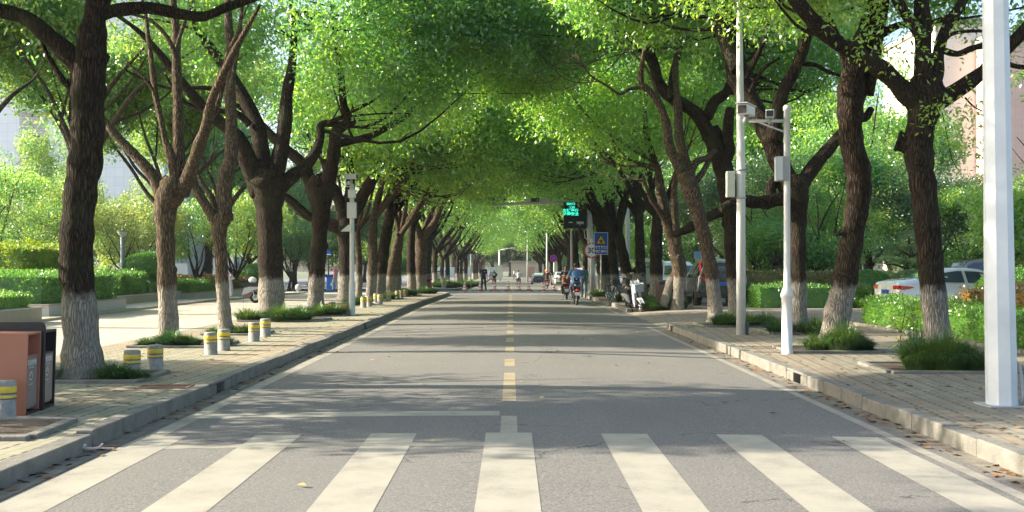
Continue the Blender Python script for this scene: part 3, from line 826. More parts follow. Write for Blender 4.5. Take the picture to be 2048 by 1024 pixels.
hero(632, 630, 32.3, [
    [(630, 630, 50), (632, 580, 43), (636, 520, 42), (640, 450, 43), (642, 400, 50), (640, 375, 56), (645, 355, 40)],
    [(632, 400, 28), (618, 360, 26), (607, 330, 24), (580, 305, 21), (550, 278, 19), (525, 252, 16), (490, 222, 12), (450, 190, 8)],
    [(650, 390, 36), (660, 345, 29), (667, 310, 27), (670, 280, 25), (674, 262, 24), (690, 250, 20), (704, 244, 17), (694, 228, 17), (686, 200, 15), (683, 160, 14), (676, 110, 11), (668, 60, 9), (664, 10, 6)],
    [(676, 288, 18), (700, 282, 16), (730, 276, 15), (755, 266, 13), (782, 250, 12), (808, 236, 11), (832, 210, 8), (870, 180, 5)],
    [(636, 440, 16), (615, 428, 12), (592, 406, 11), (566, 386, 8)],
    [(648, 370, 24), (643, 358, 22), (641, 350, 20)]],
    [(-3.6, 32.8, 8.2, 3.8, 3.0, 2.9), (-2.0, 32.7, 6.7, 2.6, 2.2, 1.6), (-6.0, 33, 9.3, 2.8, 2.6, 1.7), (0.2, 33, 9.0, 2.6, 2.6, 2.2)], 1700, .135, 15,
    "dark tree with a long crooked limb over the road, left of the white camera pole", GL, tw=.75, push=1.8, per=34, spread=.5, twigs=14)
hero(690, 602, 45.5, [
    [(690, 602, 42), (692, 560, 38), (692, 510, 36), (690, 470, 40), (690, 450, 46), (694, 430, 34)],
    [(682, 455, 30), (660, 448, 26), (638, 440, 22), (612, 430, 16), (580, 405, 12), (560, 380, 8)],
    [(688, 440, 28), (678, 400, 24), (660, 365, 20), (650, 330, 14), (630, 290, 8)],
    [(698, 440, 32), (718, 405, 27), (735, 375, 24), (752, 345, 20), (775, 300, 14), (790, 250, 8)],
    [(694, 430, 24), (700, 380, 20), (700, 330, 14), (690, 280, 8)]],
    [(-5.4, 45, 8.6, 4.8, 3.8, 3.6), (-2.2, 45, 8.0, 3.4, 3.0, 2.8), (0, 44, 10.2, 3.0, 3.0, 2.2), (-9.5, 45, 9.5, 3, 3, 2.6)], 1500, .17, 16,
    "dark tree directly behind the white camera pole with low spreading limbs", GL, tw=.77, per=30, spread=.55, twigs=40)

# ---- right row, traced
hero(1882, 735, 15.8, [
    [(1886, 735, 56), (1876, 680, 52), (1868, 600, 52), (1860, 520, 50), (1854, 440, 50), (1846, 370, 50), (1838, 310, 56), (1840, 260, 54), (1850, 215, 66), (1852, 180, 76), (1850, 150, 50)],
    [(1838, 215, 42), (1805, 180, 38), (1765, 140, 36), (1715, 108, 34), (1660, 75, 32), (1620, 35, 30), (1585, -10, 28), (1545, -70, 22), (1500, -150, 14), (1440, -230, 8)],
    [(1848, 185, 36), (1846, 130, 34), (1846, 60, 33), (1842, -20, 30), (1838, -120, 22), (1830, -250, 14), (1825, -360, 7)],
    [(1868, 185, 26), (1876, 140, 24), (1878, 100, 23), (1895, 50, 22), (1922, 10, 20), (1945, -50, 16), (1980, -150, 8)],
    [(1848, 80, 26), (1825, 45, 24), (1800, 12, 22), (1782, -40, 18), (1760, -120, 10)],
    [(1872, 205, 38), (1915, 180, 33), (1960, 148, 28), (1990, 120, 27), (2035, 75, 25), (2075, 25, 22), (2130, -60, 16), (2200, -160, 8)],
    [(1885, 100, 13), (1915, 108, 13), (1945, 96, 12), (1970, 94, 11), (2000, 118, 11), (2040, 134, 10), (2110, 130, 7), (2180, 100, 4)],
    [(1845, 300, 40), (1822, 290, 38), (1804, 284, 40), (1793, 281, 42)],
    [(1845, 120, 14), (1868, 110, 12), (1900, 70, 8), (1960, 62, 6), (2020, 70, 4)],
    [(1880, 205, 2.5), (1892, 260, 1.8), (1905, 320, 1.4), (1925, 350, .8)],
    [(1930, 195, 4), (1950, 215, 3), (1985, 230, 2)]],
    [(6.3, 15.9, 7.3, 4.0, 2.8, 2.1), (4.0, 16.2, 6.6, 2.0, 2.0, 1.5), (8.6, 16, 6.4, 1.9, 1.8, 1.3), (9.4, 15.6, 5.2, 1.2, 1.2, .8)], 1750, .078, 21,
    "dark tree with a sawn stump, nearest on the right, by the thick white pole", GR, sprays=((6.15, 15.3, 3.55, .2, 9), (6.35, 15.3, 3.15, .16, 5), (5.2, 15, 4.9, .3, 9), (4.6, 15, 4.95, .25, 7), (7.3, 15.5, 4.3, .3, 6)), per=34, spread=.42, twigs=60)
hero(1668, 690, 19.0, [
    [(1664, 690, 58), (1672, 640, 52), (1686, 580, 50), (1698, 510, 47), (1710, 440, 46), (1718, 385, 48), (1716, 340, 50), (1704, 290, 46), (1700, 230, 50), (1702, 180, 54), (1712, 130, 48), (1728, 80, 42), (1745, 30, 38), (1762, -40, 32), (1770, -150, 22), (1765, -260, 12)],
    [(1712, 230, 20), (1730, 235, 18), (1742, 218, 14)],
    [(1735, 190, 26), (1750, 120, 20), (1762, 60, 16), (1772, 10, 12), (1775, -60, 8)],
    [(1722, 95, 22), (1760, 70, 18), (1800, 50, 14), (1850, 48, 10), (1900, 30, 6)],
    [(1705, 150, 24), (1680, 90, 18), (1650, 20, 14), (1630, -60, 10), (1590, -160, 6)],
    [(1748, 0, 24), (1800, -80, 18), (1860, -160, 10)],
    [(1700, 500, 10), (1690, 470, 9), (1668, 470, 4)]],
    [(6.0, 19.3, 7.9, 3.4, 2.8, 2.3), (3.6, 19.5, 7.1, 2.0, 2.0, 1.2), (8.3, 19.6, 7.0, 2.2, 2.2, 1.6)], 1250, .095, 22,
    "leaning twisted dark tree, second from the right, standing in a round grass tuft", GR, per=34, spread=.44, twigs=50)
hero(1600, 660, 24.0, [
    [(1597, 660, 50), (1598, 600, 44), (1597, 530, 43), (1596, 460, 44), (1594, 410, 50), (1590, 370, 58), (1588, 350, 50)],
    [(1582, 385, 44), (1566, 340, 42), (1548, 295, 41), (1528, 250, 41), (1500, 205, 43), (1480, 160, 46), (1469, 115, 43), (1468, 60, 38), (1464, 0, 33), (1455, -80, 24), (1440, -180, 12)],
    [(1478, 140, 34), (1455, 90, 30), (1437, 45, 26), (1422, -10, 22), (1400, -80, 14), (1370, -160, 8)],
    [(1600, 375, 32), (1622, 340, 29), (1645, 312, 27), (1668, 285, 25), (1688, 262, 22), (1712, 225, 18), (1735, 170, 12)],
    [(1585, 405, 26), (1560, 398, 27), (1535, 404, 28), (1505, 404, 26), (1480, 400, 20), (1440, 418, 14)],
    [(1546, 398, 24), (1542, 375, 22), (1555, 355, 20), (1560, 350, 16)],
    [(1548, 285, 36), (1553, 230, 28), (1568, 180, 25), (1590, 140, 24), (1608, 95, 22), (1618, 55, 19), (1622, 10, 16), (1612, -50, 12), (1590, -120, 7)],
    [(1600, 128, 10), (1630, 130, 9), (1660, 145, 8), (1690, 152, 6), (1720, 150, 4)],
    [(1490, 160, 14), (1510, 120, 11), (1530, 75, 9), (1540, 30, 6)],
    [(1500, 185, 10), (1525, 140, 8), (1560, 115, 5)]],
    [(5.6, 24.4, 8.5, 3.8, 3.0, 2.2), (3.2, 24.8, 8.3, 2.4, 2.2, 1.4), (8.6, 25, 7.6, 2.2, 2.2, 1.8)], 1100, .12, 23,
    "dark tree forking wide above head height, behind the slim pole with two cameras", GR, tw=.72, push=.8, per=34, spread=.46, twigs=50)
hero(1472, 640, 29.4, [
    [(1476, 640, 46), (1470, 580, 44), (1465, 520, 43), (1462, 460, 42), (1458, 400, 40), (1450, 350, 38), (1438, 310, 40), (1428, 280, 40), (1420, 255, 36)],
    [(1420, 275, 32), (1400, 235, 28), (1372, 212, 26), (1342, 195, 24), (1318, 165, 22), (1306, 120, 19), (1290, 75, 15), (1275, 30, 11), (1262, -20, 8)],
    [(1414, 235, 24), (1428, 205, 22), (1450, 188, 20), (1462, 165, 18), (1480, 120, 12), (1500, 60, 8)],
    [(1445, 330, 24), (1458, 305, 24), (1456, 270, 22), (1458, 235, 22), (1462, 215, 16)],
    [(1340, 200, 14), (1345, 150, 13), (1358, 100, 12), (1362, 50, 9), (1372, 0, 6)],
    [(1318, 165, 12), (1290, 110, 10), (1252, 70, 8), (1225, 25, 6)],
    [(1456, 430, 22), (1440, 425, 20), (1405, 440, 20), (1375, 458, 18), (1345, 470, 12)]],
    [(4.6, 30.4, 9.3, 3.6, 2.8, 2.0), (2.3, 30.4, 8.9, 2.4, 2.2, 1.7), (7.6, 30.6, 8.2, 2.4, 2.2, 2.0)], 1200, .13, 24,
    "upright dark tree close behind the tall lamp pole, in the double grass tuft", GR, tw=.68, push=.6, per=34, spread=.46, twigs=46)
hero(1430, 642, 28.6, [
    [(1432, 642, 44), (1428, 590, 41), (1420, 530, 41), (1408, 470, 41), (1394, 420, 39), (1380, 375, 36), (1370, 345, 36)],
    [(1370, 355, 26), (1352, 322, 22), (1338, 290, 20), (1334, 255, 18), (1322, 215, 16), (1302, 185, 14), (1282, 165, 12), (1284, 130, 10), (1290, 90, 7)],
    [(1378, 360, 24), (1368, 310, 19), (1358, 270, 18), (1356, 215, 17), (1350, 165, 15), (1352, 120, 13), (1366, 70, 12), (1368, 20, 8), (1362, -40, 6)],
    [(1382, 350, 15), (1392, 325, 14), (1415, 315, 12), (1430, 300, 12)],
    [(1285, 175, 8), (1260, 178, 7), (1238, 188, 6), (1215, 172, 5), (1180, 150, 4), (1155, 110, 3)],
    [(1385, 370, 14), (1405, 345, 13), (1418, 320, 10)],
    [(1332, 240, 8), (1300, 150, 6), (1270, 110, 5), (1240, 90, 3)]],
    [(3.4, 29.8, 9.2, 3.2, 2.4, 1.9), (1.0, 30, 8.8, 2.4, 2.0, 1.8)], 1000, .13, 25,
    "slender lighter tree curving to the left in front of the dark parked SUV", GR, tw=.68, push=.8, per=34, spread=.46, m=BARKP, twigs=46)
hero(1340, 612, 36.5, [
    [(1354, 612, 24), (1357, 585, 23), (1360, 555, 26), (1358, 530, 30), (1352, 505, 27), (1344, 475, 25), (1334, 440, 23), (1326, 405, 21), (1320, 370, 18), (1315, 330, 12)],
    [(1327, 614, 19), (1334, 590, 19), (1342, 565, 20), (1354, 545, 20), (1362, 525, 16)],
    [(1356, 510, 18), (1354, 470, 16), (1350, 430, 15), (1348, 390, 14), (1352, 350, 10), (1360, 300, 6)],
    [(1340, 460, 14), (1318, 420, 12), (1300, 395, 9), (1285, 350, 6)]],
    [(4.2, 37.4, 8.2, 4.0, 3.0, 3.2), (1.8, 37.4, 8.2, 3.2, 2.8, 2.5), (7, 38, 8.4, 3, 2.6, 2.6)], 1350, .145, 26,
    "forked pale tree whose two stems meet at chest height, beside the brown bin", GR, per=32, spread=.5, m=BARKP, twigs=40)

# ---- generic street trees, mid distance, each its own
mid = [  # px, D, seed, radius, lean, side, label
    (716, 50, 31, .16, .0, 1, "thin pale stem just right of the white camera pole"),
    (738, 46, 32, .22, .25, 1, "pale columnar tree, first of the close bunch past the white camera pole"),
    (758, 50, 33, .30, .45, 1, "stoutest pale tree of the close bunch past the white camera pole"),
    (778, 54, 34, .24, .5, 1, "leaning mossy tree in the close bunch on the left pavement"),
    (793, 57.5, 35, .24, .2, 1, "narrow tree ending the close bunch on the left pavement"),
    (822, 60.5, 36, .26, .1, 1, "grey tree before the last dark one of the near left row"),
    (843, 63.5, 37, .42, -.1, 1, "very thick dark tree by the red bin, last of the near left row"),
    (1312, 44, 41, .28, .1, -1, "upright tree left of the brown bin, with sun on its left edge"),
    (1288, 49, 42, .25, -.3, -1, "tree behind the parked white scooter, leaning over the kerb"),
    (1258, 54, 43, .30, -.5, -1, "forked tree behind the parked bicycles"),
    (1232, 61, 44, .28, -.2, -1, "tree between the blue warning sign and the bicycles, farther back"),
    (1207, 64, 45, .44, .0, -1, "thick dark tree behind the blue warning sign")]
for i, (px, D, sd, r, ln, tw, lab) in enumerate(mid):
    o = generic(sd, h=11.6, fork=3.3 + (i % 3) * .35, r=r, spread=5.2, n=880, per=30, size=.17, m=BARKP if i % 3 != 2 and tw == 1 else BARK, lean=ln, bottom=4.3 if tw == 1 else 4.6, toward=tw * 1.1, twigs=26, cspread=.62)
    place(o, (px - VX) / F * D, D, 0, 1, lab, GL if tw == 1 else GR, first=True)
# ---- far avenue beyond the crossing: copies of four kinds
FK = [generic(50 + k, h=12 + k * .4, fork=3.0 + .3 * k, r=.25 + .03 * k, spread=5.3, n=600, per=26, size=.22, bottom=5.0 - .2 * k, toward=1.2, twigs=14, cspread=.75, sides=8) for k in range(4)]
ORD = 'first second third fourth fifth sixth seventh eighth ninth tenth eleventh twelfth thirteenth fourteenth fifteenth sixteenth seventeenth eighteenth nineteenth twentieth'.split()
rf = random.Random(9); used = [False] * 4
yy = 86.0; k = 0
while yy < 235:
    for s in (-1, 1):
        if s == 1 and 150 < yy < 157: continue
        q = rf.randrange(4); x = s * (5.9 + rf.uniform(-.4, .5)); y = yy + rf.uniform(-1, 1)
        if s == -1: x -= .4
        rz = (0 if s == -1 else math.pi) + rf.uniform(-.5, .5)
        nearfar = "first tree" if k == 0 else None
        lab = ("nearest tree beyond the crossing on the %s side, behind the %s" % (("left", "grey backed round sign") if s == -1 else ("right", "second scooter rider"))) if k == 0 else \
              ("%s tree of the far %s row, counted from the crossing" % (ORD[k], "left" if s == -1 else "right"))
        grp = "far trees in the left row of the avenue" if s == -1 else "far trees in the right row of the avenue"
        place(FK[q], x, y, rz, rf.uniform(.88, 1.08), lab, grp, first=not used[q]); used[q] = True
    yy += 10; k += 1
# ------------------------------------------------------------------ hedges, clipped shrubs, grass tufts, planters
def hedge(name, x0, x1, y0, y1, z0, z1, label, size=.06, dens=420, m=HEDGE, seed=1, group=None, wob=.06, shaggy=.05, cat="hedge", base=None):
    rng = np.random.RandomState(seed)
    W, Dp, Hh = x1 - x0, y1 - y0, z1 - z0
    base = gz((y0 + y1) / 2)
    areas = np.array([W * Dp, W * Hh, W * Hh, Dp * Hh, Dp * Hh]); n = int(areas.sum() * dens)
    k = rng.choice(5, n, p=areas / areas.sum()); u = rng.rand(n); v = rng.rand(n)
    p = np.zeros((n, 3)); nn = np.zeros((n, 3))
    for i, (fx, fy, fz, no) in enumerate([(u, v, 1, (0, 0, 1)), (u, 0, v, (0, -1, 0)), (u, 1, v, (0, 1, 0)), (0, u, v, (-1, 0, 0)), (1, u, v, (1, 0, 0))]):
        s = k == i
        p[s, 0] = (fx[s] if hasattr(fx, '__len__') else fx) * W; p[s, 1] = (fy[s] if hasattr(fy, '__len__') else fy) * Dp; p[s, 2] = (fz[s] if hasattr(fz, '__len__') else fz) * Hh
        nn[s] = no
    p += nn * (vnoise(p, seed, 1.8)[:, None] * wob + vnoise(p, seed + 1, 6)[:, None] * wob * .5 - .04)
    p += rng.normal(size=(n, 3)) * .025 - nn * (rng.rand(n, 1) ** 2) * .08
    p[:, 2] = np.clip(p[:, 2], 0.0, None)
    # soften the top edges
    e = np.minimum(np.minimum(p[:, 0], W - p[:, 0]), np.minimum(p[:, 1], Dp - p[:, 1])); top = p[:, 2] > Hh * .8
    p[top, 2] -= np.clip(.09 - e[top], 0, .12) * .9
    nn = nn + rng.normal(size=(n, 3)) * .35
    t = nn * 1.0 + rng.normal(size=(n, 3)) * .6; t[:, 2] += .5
    V = leaf_from(p, t, rng, size * (1 + shaggy * 4 * (rng.rand(n) < .12)))
    # dark twiggy core
    c = .10; q = [(c, c, 0), (W - c, c, 0), (W - c, Dp - c, 0), (c, Dp - c, 0), (c, c, Hh - c), (W - c, c, Hh - c), (W - c, Dp - c, Hh - c), (c, Dp - c, Hh - c)]
    core = np.array([q[i] for f in [(4, 5, 6, 7), (0, 1, 5, 4), (1, 2, 6, 5), (2, 3, 7, 6), (3, 0, 4, 7)] for i in f], dtype=np.float32)
    V = np.concatenate([V, core]) + np.array([-W / 2, -Dp / 2, 0], dtype=np.float32)
    o = np_mesh(name, V, len(V) // 4, 4, m)
    o.location = ((x0 + x1) / 2, (y0 + y1) / 2, base + z0)
    return tag(o, label, cat, group)
def leaf_from(p, t, rng, size, aspect=.45):
    n = len(p); t = t / (np.linalg.norm(t, axis=1, keepdims=True) + 1e-6)
    w = np.cross(t, rng.normal(size=(n, 3))); w /= np.linalg.norm(w, axis=1, keepdims=True) + 1e-6; fn = np.cross(w, t)
    L = (np.ones(n) * size * (.7 + .6 * rng.rand(n)))[:, None]; W = L * aspect * .5
    return np.stack([p, p + t * L * .5 + w * W + fn * L * .08, p + t * L, p + t * L * .5 - w * W + fn * L * .08], 1).reshape(-1, 3).astype(np.float32)
def ball(name, c, r, label, size=.05, n=9000, m=HEDGE, seed=3, cat="shrub", group=None, wob=.03):
    rng = np.random.RandomState(seed); d = rng.normal(size=(n, 3)); d /= np.linalg.norm(d, axis=1, keepdims=True)
    R = np.array(r); p = d * R * (1 + vnoise(d, seed, 3)[:, None] * wob - rng.rand(n, 1) ** 2 * .1)
    keep = p[:, 2] > -R[2] * .75; p = p[keep]; d = d[keep]; nn = len(p)
    V = leaf_from(p, d + rng.normal(size=(nn, 3)) * .5 + np.array([0, 0, .3]), rng, size)
    mb = MB().ell((0, 0, 0), tuple(R * .88), 16, 10)
    cv = np.array(mb.v, dtype=np.float32); core = cv[np.array([f for f in mb.f]).ravel()]
    o = np_mesh(name, np.concatenate([V, core]), (len(V) + len(core)) // 4, 4, m)
    o.location = c
    return tag(o, label, cat, group)

def tuft_mesh(seed, R=.42, n=900, h=.34, bare=.0):
    rng = np.random.RandomState(seed)
    a = rng.rand(n) * 6.283; r = R * .62 * rng.rand(n) ** .5
    x = np.cos(a) * r; y = np.sin(a) * r
    if bare: k = r > bare; x, y, a, r = x[k], y[k], a[k], r[k]; 
    n = len(x); lean = .55 + .95 * (r / (R * .62)) + rng.normal(size=n) * .25; aa = a + rng.normal(size=n) * .7
    L = h * (.75 + .6 * rng.rand(n)); w = .0045 + .003 * rng.rand(n)
    dx, dy = np.cos(aa), np.sin(aa); pts = []
    for t in (0, .4, .75, 1.0):
        out = L * lean * (t ** 1.6) * .62; up = L * (t * 1.25 - .62 * t * t * np.clip(lean, 0, 1.5)) 
        pts.append(np.stack([x + dx * out, y + dy * out, np.clip(up, 0.0, None)], 1))
    sx = -dy * w; sy = dx * w; V = []
    for i in range(3):
        w0, w1 = (1, .9, .6, .08)[i], (1, .9, .6, .08)[i + 1]
        o0 = np.stack([sx * w0, sy * w0, 0 * w], 1); o1 = np.stack([sx * w1, sy * w1, 0 * w], 1)
        V.append(np.stack([pts[i] - o0, pts[i] + o0, pts[i + 1] + o1, pts[i + 1] - o1], 1))
    return np.concatenate(V).reshape(-1, 3)
_tm = []
for k in range(4):
    v = tuft_mesh(70 + k, R=.46 if k < 2 else .30, n=(2600, 2200, 700, 560)[k], h=(.36, .30, .26, .2)[k])
    o = np_mesh("grass_tuft", v, len(v) // 4, 4, GRASS); _tm.append([o, False])
def tuft(kind, x, y, label, s=1.0, sz=1.0, z=.13, group="mondo grass tufts round the tree feet"):
    o, used_ = _tm[kind]
    c = o.copy() if used_ else o
    if used_: COL.objects.link(c)
    _tm[kind][1] = True
    c.location = (x, y, gz(y) + z); c.rotation_euler = (0, 0, (x * 7 + y * 3) % 6.28); c.scale = (s, s, s * sz)
    return tag(c, label, "grass tuft", group)

def planter(x, y, w, d, label, rot=0.0):
    e = empty("tree_planter", (x, y, gz(y) + .13), rot, label, "tree planter", "stone edged tree pits")
    mb = MB(); b = .11
    mb.box((0, -d / 2, .02), (w, b, .08)).box((0, d / 2, .02), (w, b, .08)).box((-w / 2, 0, .021), (b, d - b - .004, .08)).box((w / 2, 0, .021), (b, d - b - .004, .08))
    mb.build("stone_edging", KERB, e, bevel=.012).location.z = -.018
    MB().box((0, 0, -.01), (w - b, d - b, .05)).build("planting_soil", SOIL, e)
    return e
TX = lambda px, D: (px - VX) / F * D
planter(-4.75, 9.75, 1.35, 1.1, "tree pit edging in front of the bin at the left picture edge", .05)
planter(-5.45, 14.35, 1.55, 1.35, "tree pit of the nearest left tree, beside the drain grate", .03)
planter(-6.0, 20.2, 1.6, 1.4, "tree pit of the bare second left tree, full of dark grass")
planter(-5.85, 23.6, 1.2, 1.3, "tree pit of the thin third left tree")
planter(-6.0, 29.3, 2.1, 1.7, "tree pit of the thickest left tree")
planter(-5.5, 32.2, 1.5, 1.4, "tree pit just before the white camera pole")
for i, D in enumerate((41, 46, 50, 54.5, 58.5, 62.5)):
    planter(-6.0 + .1 * i, D, 1.5, 1.4, ("tree pit beyond the white camera pole", "tree pit in the close bunch of pale trees", "tree pit midway along the far left pavement", "tree pit near the end of the close bunch", "small tree pit before the red bin", "last tree pit before the crossing on the left")[i])
planter(6.05, 15.6, 1.75, 1.5, "tree pit of the nearest right tree, by the thick white pole", -.03)
planter(5.45, 19.0, 1.5, 1.3, "tree pit of the leaning right tree", -.02)
planter(6.3, 24.0, 1.5, 1.3, "tree pit behind the slim camera pole")
planter(5.75, 28.9 - 2.2, 2.3, 1.5, "tree pit beside the tall lamp pole, holding two tufts")
planter(5.25, 38.6, 2.0, 1.4, "tree pit of the forked tree at the far side of the entrance")
planter(5.4, 46.8, 2.2, 1.6, "tree pit between the parked scooter and the bicycles")
# tufts
T = tuft
T(2, -6.15, 14.1, "bright tuft left of the nearest left trunk", 1.0); T(2, -5.05, 14.05, "bright tuft right of the nearest left trunk", .95); T(3, -4.75, 14.0, "tiny dark sprig at the corner of the nearest left tree pit", .7)
T(3, -6.4, 14.6, "half hidden tuft behind the bin", .9)
T(0, -6.12, 19.8, "big dark mound at the foot of the bare second left tree", .72, 1.1); T(1, -5.8, 19.85, "mound right of the bare second left tree", .6, 1.1); T(2, -6.55, 19.8, "light tuft left of the bare second tree", .7); T(3, -5.3, 20.1, "small end tuft of the second left tree pit", 1)
T(2, -5.75, 23.4, "low tuft right of the thin third left tree", 1.1, .7); T(3, -5.5, 23.5, "small tuft by the bollard pair of the third tree", 1.1); T(3, -6.3, 23.4, "wisp left of the third left tree", .8)
T(0, -6.0, 28.7, "large mound right of the thickest left trunk", 1.15); T(1, -5.55, 28.75, "outer mound beside the thickest left tree", 1.05); T(2, -6.9, 28.9, "light mound left of the thickest left tree", 1.4)
T(1, -5.55, 31.7, "dark mound at the foot of the crooked limbed left tree", 1.1); T(0, -5.15, 31.9, "mound touching the bollard before the camera pole", .9); T(2, -6.1, 31.8, "small mound left of the crooked limbed tree", 1.2)
for i, (px, D) in enumerate(((806 - 82, 41), (752, 44.5), (775, 49), (790, 51), (812, 56), (820, 57), (700, 40), (848, 62.5), (862, 63.5))):
    T((1, 2, 1, 2, 0, 1, 2, 0, 1)[i], TX(px, D), D, ("dark tuft just past the camera pole", "tuft in front of the first pale column tree", "tuft by a far bollard pair", "bushy tuft before the leaning mossy tree", "mound beside the narrow pale tree", "second mound beside the narrow pale tree", "tuft half hidden by the camera pole", "mound at the thick dark tree by the red bin", "last mound before the crossing on the left")[i], 1.1)
T(0, 6.05, 15.25, "widest dark mound around the nearest right trunk", .85, 1.75); T(1, 6.36, 15.25, "right half of the mound round the nearest right trunk", .72, 1.6); T(0, 5.72, 15.35, "left half of the mound round the nearest right trunk", .72, 1.7); T(3, 5.95, 16.0, "pale shoot behind the nearest right trunk", 1.3, 2.2)
T(0, 5.62, 18.6, "dark mound at the foot of the leaning right tree", .78, 1.75); T(1, 5.95, 18.7, "right end of the mound under the leaning right tree", .62, 1.5); T(2, 5.3, 18.9, "left end of the mound under the leaning right tree", 1.2)
T(2, 6.45, 23.3, "light green tuft right of the slim camera pole", 1.35, 1.1); T(2, 5.75, 23.6, "dry tuft left of the slim camera pole", 1.2, 1.1)
T(0, 5.15, 26.3, "left mound beside the tall lamp pole", .95); T(1, 5.65, 26.2, "middle mound beside the tall lamp pole", 1.0); T(0, 6.1, 26.4, "right mound beside the tall lamp pole", .85)
T(0, 5.55, 36.9, "right mound under the forked tree", 1.1); T(1, 5.1, 36.8, "middle mound under the forked tree", .95); T(1, 4.72, 36.7, "left mound under the forked tree, beside the brown bin", .9)
for i, (px, D) in enumerate(((1262, 44.5), (1250, 45), (1295, 42), (1308, 41), (1198, 55), (1190, 58), (1226, 52))):
    T((0, 1, 1, 2, 1, 2, 1)[i], TX(px, D), D, ("mound right of the parked bicycles", "mound behind the bicycle front wheel", "mound behind the parked white scooter", "tuft left of the brown bin", "mound at the blue sign post", "tuft at the speed limit post", "mound behind the blue sign post")[i], 1.15)
for i, (px, D, s_) in enumerate(((880, 92, 2), (903, 90, 2), (930, 93, 2.2), (945, 99, 2), (890, 100, 2))):
    T(1, TX(px, D), D, "grass mound below the far left trees beyond the crossing", s_)

# left garden beds
def bed(x0, x1, y0, y1, h, label, m=GRANITE):
    e = empty("garden_bed_wall", ((x0 + x1) / 2, (y0 + y1) / 2, gz((y0 + y1) / 2) + .19), 0, label, "garden wall", "low stone garden bed walls")
    w, d = x1 - x0, y1 - y0
    mb = MB(); t = .18
    n = max(1, round(w / .9))
    for i in range(n): mb.box((-w / 2 + (i + .5) * w / n, -d / 2 + t / 2, h / 2 - .1), (w / n - .006, t, h + .2))
    n = max(1, round(d / .9))
    for i in range(n): mb.box((w / 2 - t / 2, -d / 2 + t + (i + .5) * (d - t) / n, h / 2 - .1), (t, (d - t) / n - .006, h + .2))
    mb.build("stone_facing", m, e, bevel=.004)
    MB().box((0, -d / 2 + t / 2 - .01, h + .015), (w, t + .05, .035)).box((w / 2 - t / 2 + .01, t / 2, h + .014), (t + .05, d - t, .035)).build("coping", GRANITEB if m is GRANITE else GRANITE, e)
    MB().box((-t / 2, t / 2, h / 2 - .08), (w - t, d - t, h)).build("bed_soil", SOIL, e)
    return e
bed(-26, -12.6, 30.0, 36.0, .30, "grey granite bed wall facing the camera behind the nearest left tree")
bed(-26, -13.9, 36.0, 43.4, .28, "bed wall stepping back behind the nearest left tree", GRANITEB)
bed(-26, -14.1, 43.5, 47.0, .30, "short grey bed wall below the clipped ball shrub")
bed(-26, -13.5, 47.0, 60.0, .28, "farther grey bed wall behind the second and third left trees")
bed(-18, -12.15, 25.0, 28.5, .30, "beige bed wall at the left picture edge", GRANITEB)
hedge("clipped_hedge", -25.8, -12.85, 30.25, 35.9, .35, 1.36, "long sunlit clipped hedge on the grey granite bed wall", seed=1, dens=330, size=.075)
hedge("clipped_hedge", -25.8, -14.2, 36.0, 43.2, .35, 1.33, "hedge stepping back to the lamp post, dry patches on its face", seed=2, dens=260, size=.08)
hedge("clipped_hedge", -27, -16.6, 37.5, 44.0, 1.2, 2.25, "tall lime green cypress hedge behind the front hedge on the left", seed=3, dens=330, size=.11, m=leaf_mat("lime_cypress", (.13, .24, .02), (.3, .5, .03), .4, .5, vs=1.5), wob=.12)
hedge("clipped_bush", -18, -12.3, 25.2, 28.3, .45, .92, "small dark clipped bush cut off by the left picture edge", seed=4, dens=500, size=.06)
hedge("clipped_hedge", -24, -14.3, 43.7, 46.8, .45, .93, "low hedge under the clipped ball shrub", seed=5, dens=330, size=.07)
hedge("clipped_hedge", -24, -13.7, 47.2, 51.0, .42, .98, "low hedge between the second and third left trees", seed=6, dens=300, size=.08)
hedge("clipped_hedge", -24, -13.9, 54, 59.5, .42, 1.1, "pale topped hedge farther back left of the scooter", seed=7, dens=240, size=.09, m=HEDGER)
ball("ball_shrub", (-14.9, 45.2, 1.42), (1.05, 1.0, .72), "large clipped ball shrub left of the bare second tree", size=.06, n=16000)
ball("ball_shrub", (-14.0, 60.5, 1.05), (.9, .9, .6), "small round shrub behind the low hedge", size=.08, n=5000, seed=8)
# right garden beds
hedge("clipped_hedge", 8.62, 9.9, 8, 19.5, .10, .78, "bright front hedge along the right pavement, nearest length behind the thick pole", seed=11, dens=680, size=.055, shaggy=.03)
hedge("clipped_hedge", 8.66, 10.0, 19.6, 27.4, .10, .80, "bright shaggy front hedge right of the leaning tree", seed=12, dens=620, size=.06, shaggy=.05)
hedge("clipped_hedge", 9.9, 13.5, 20.0, 24.5, .10, 1.12, "box hedge with reddish brown top right of the white sedan's bonnet", seed=13, dens=420, size=.06, m=HEDGER)
hedge("clipped_hedge", 8.4, 14.0, 37.4, 39.4, .10, .92, "dark green hedge behind the entrance, left of the white sedan", seed=14, dens=360, size=.075)
hedge("clipped_hedge", 8.8, 15.0, 42.0, 44.5, .10, 1.30, "yellow and reddish hedge behind the dark green one", seed=15, dens=300, size=.08, m=leaf_mat("gold_red_hedge", (.16, .15, .035), (.34, .32, .05), .4, .6, vs=.5))
ball("ball_shrub", (11.8, 25.6, 1.02), (.95, .9, .48), "round bush in front of the white sedan's door", size=.07, n=6000, seed=12)
ball("ball_shrub", (11.9, 36.5, .85), (.72, .7, .55), "bright round bush left of the white sedan's tail lamp", size=.07, n=6000, seed=13)

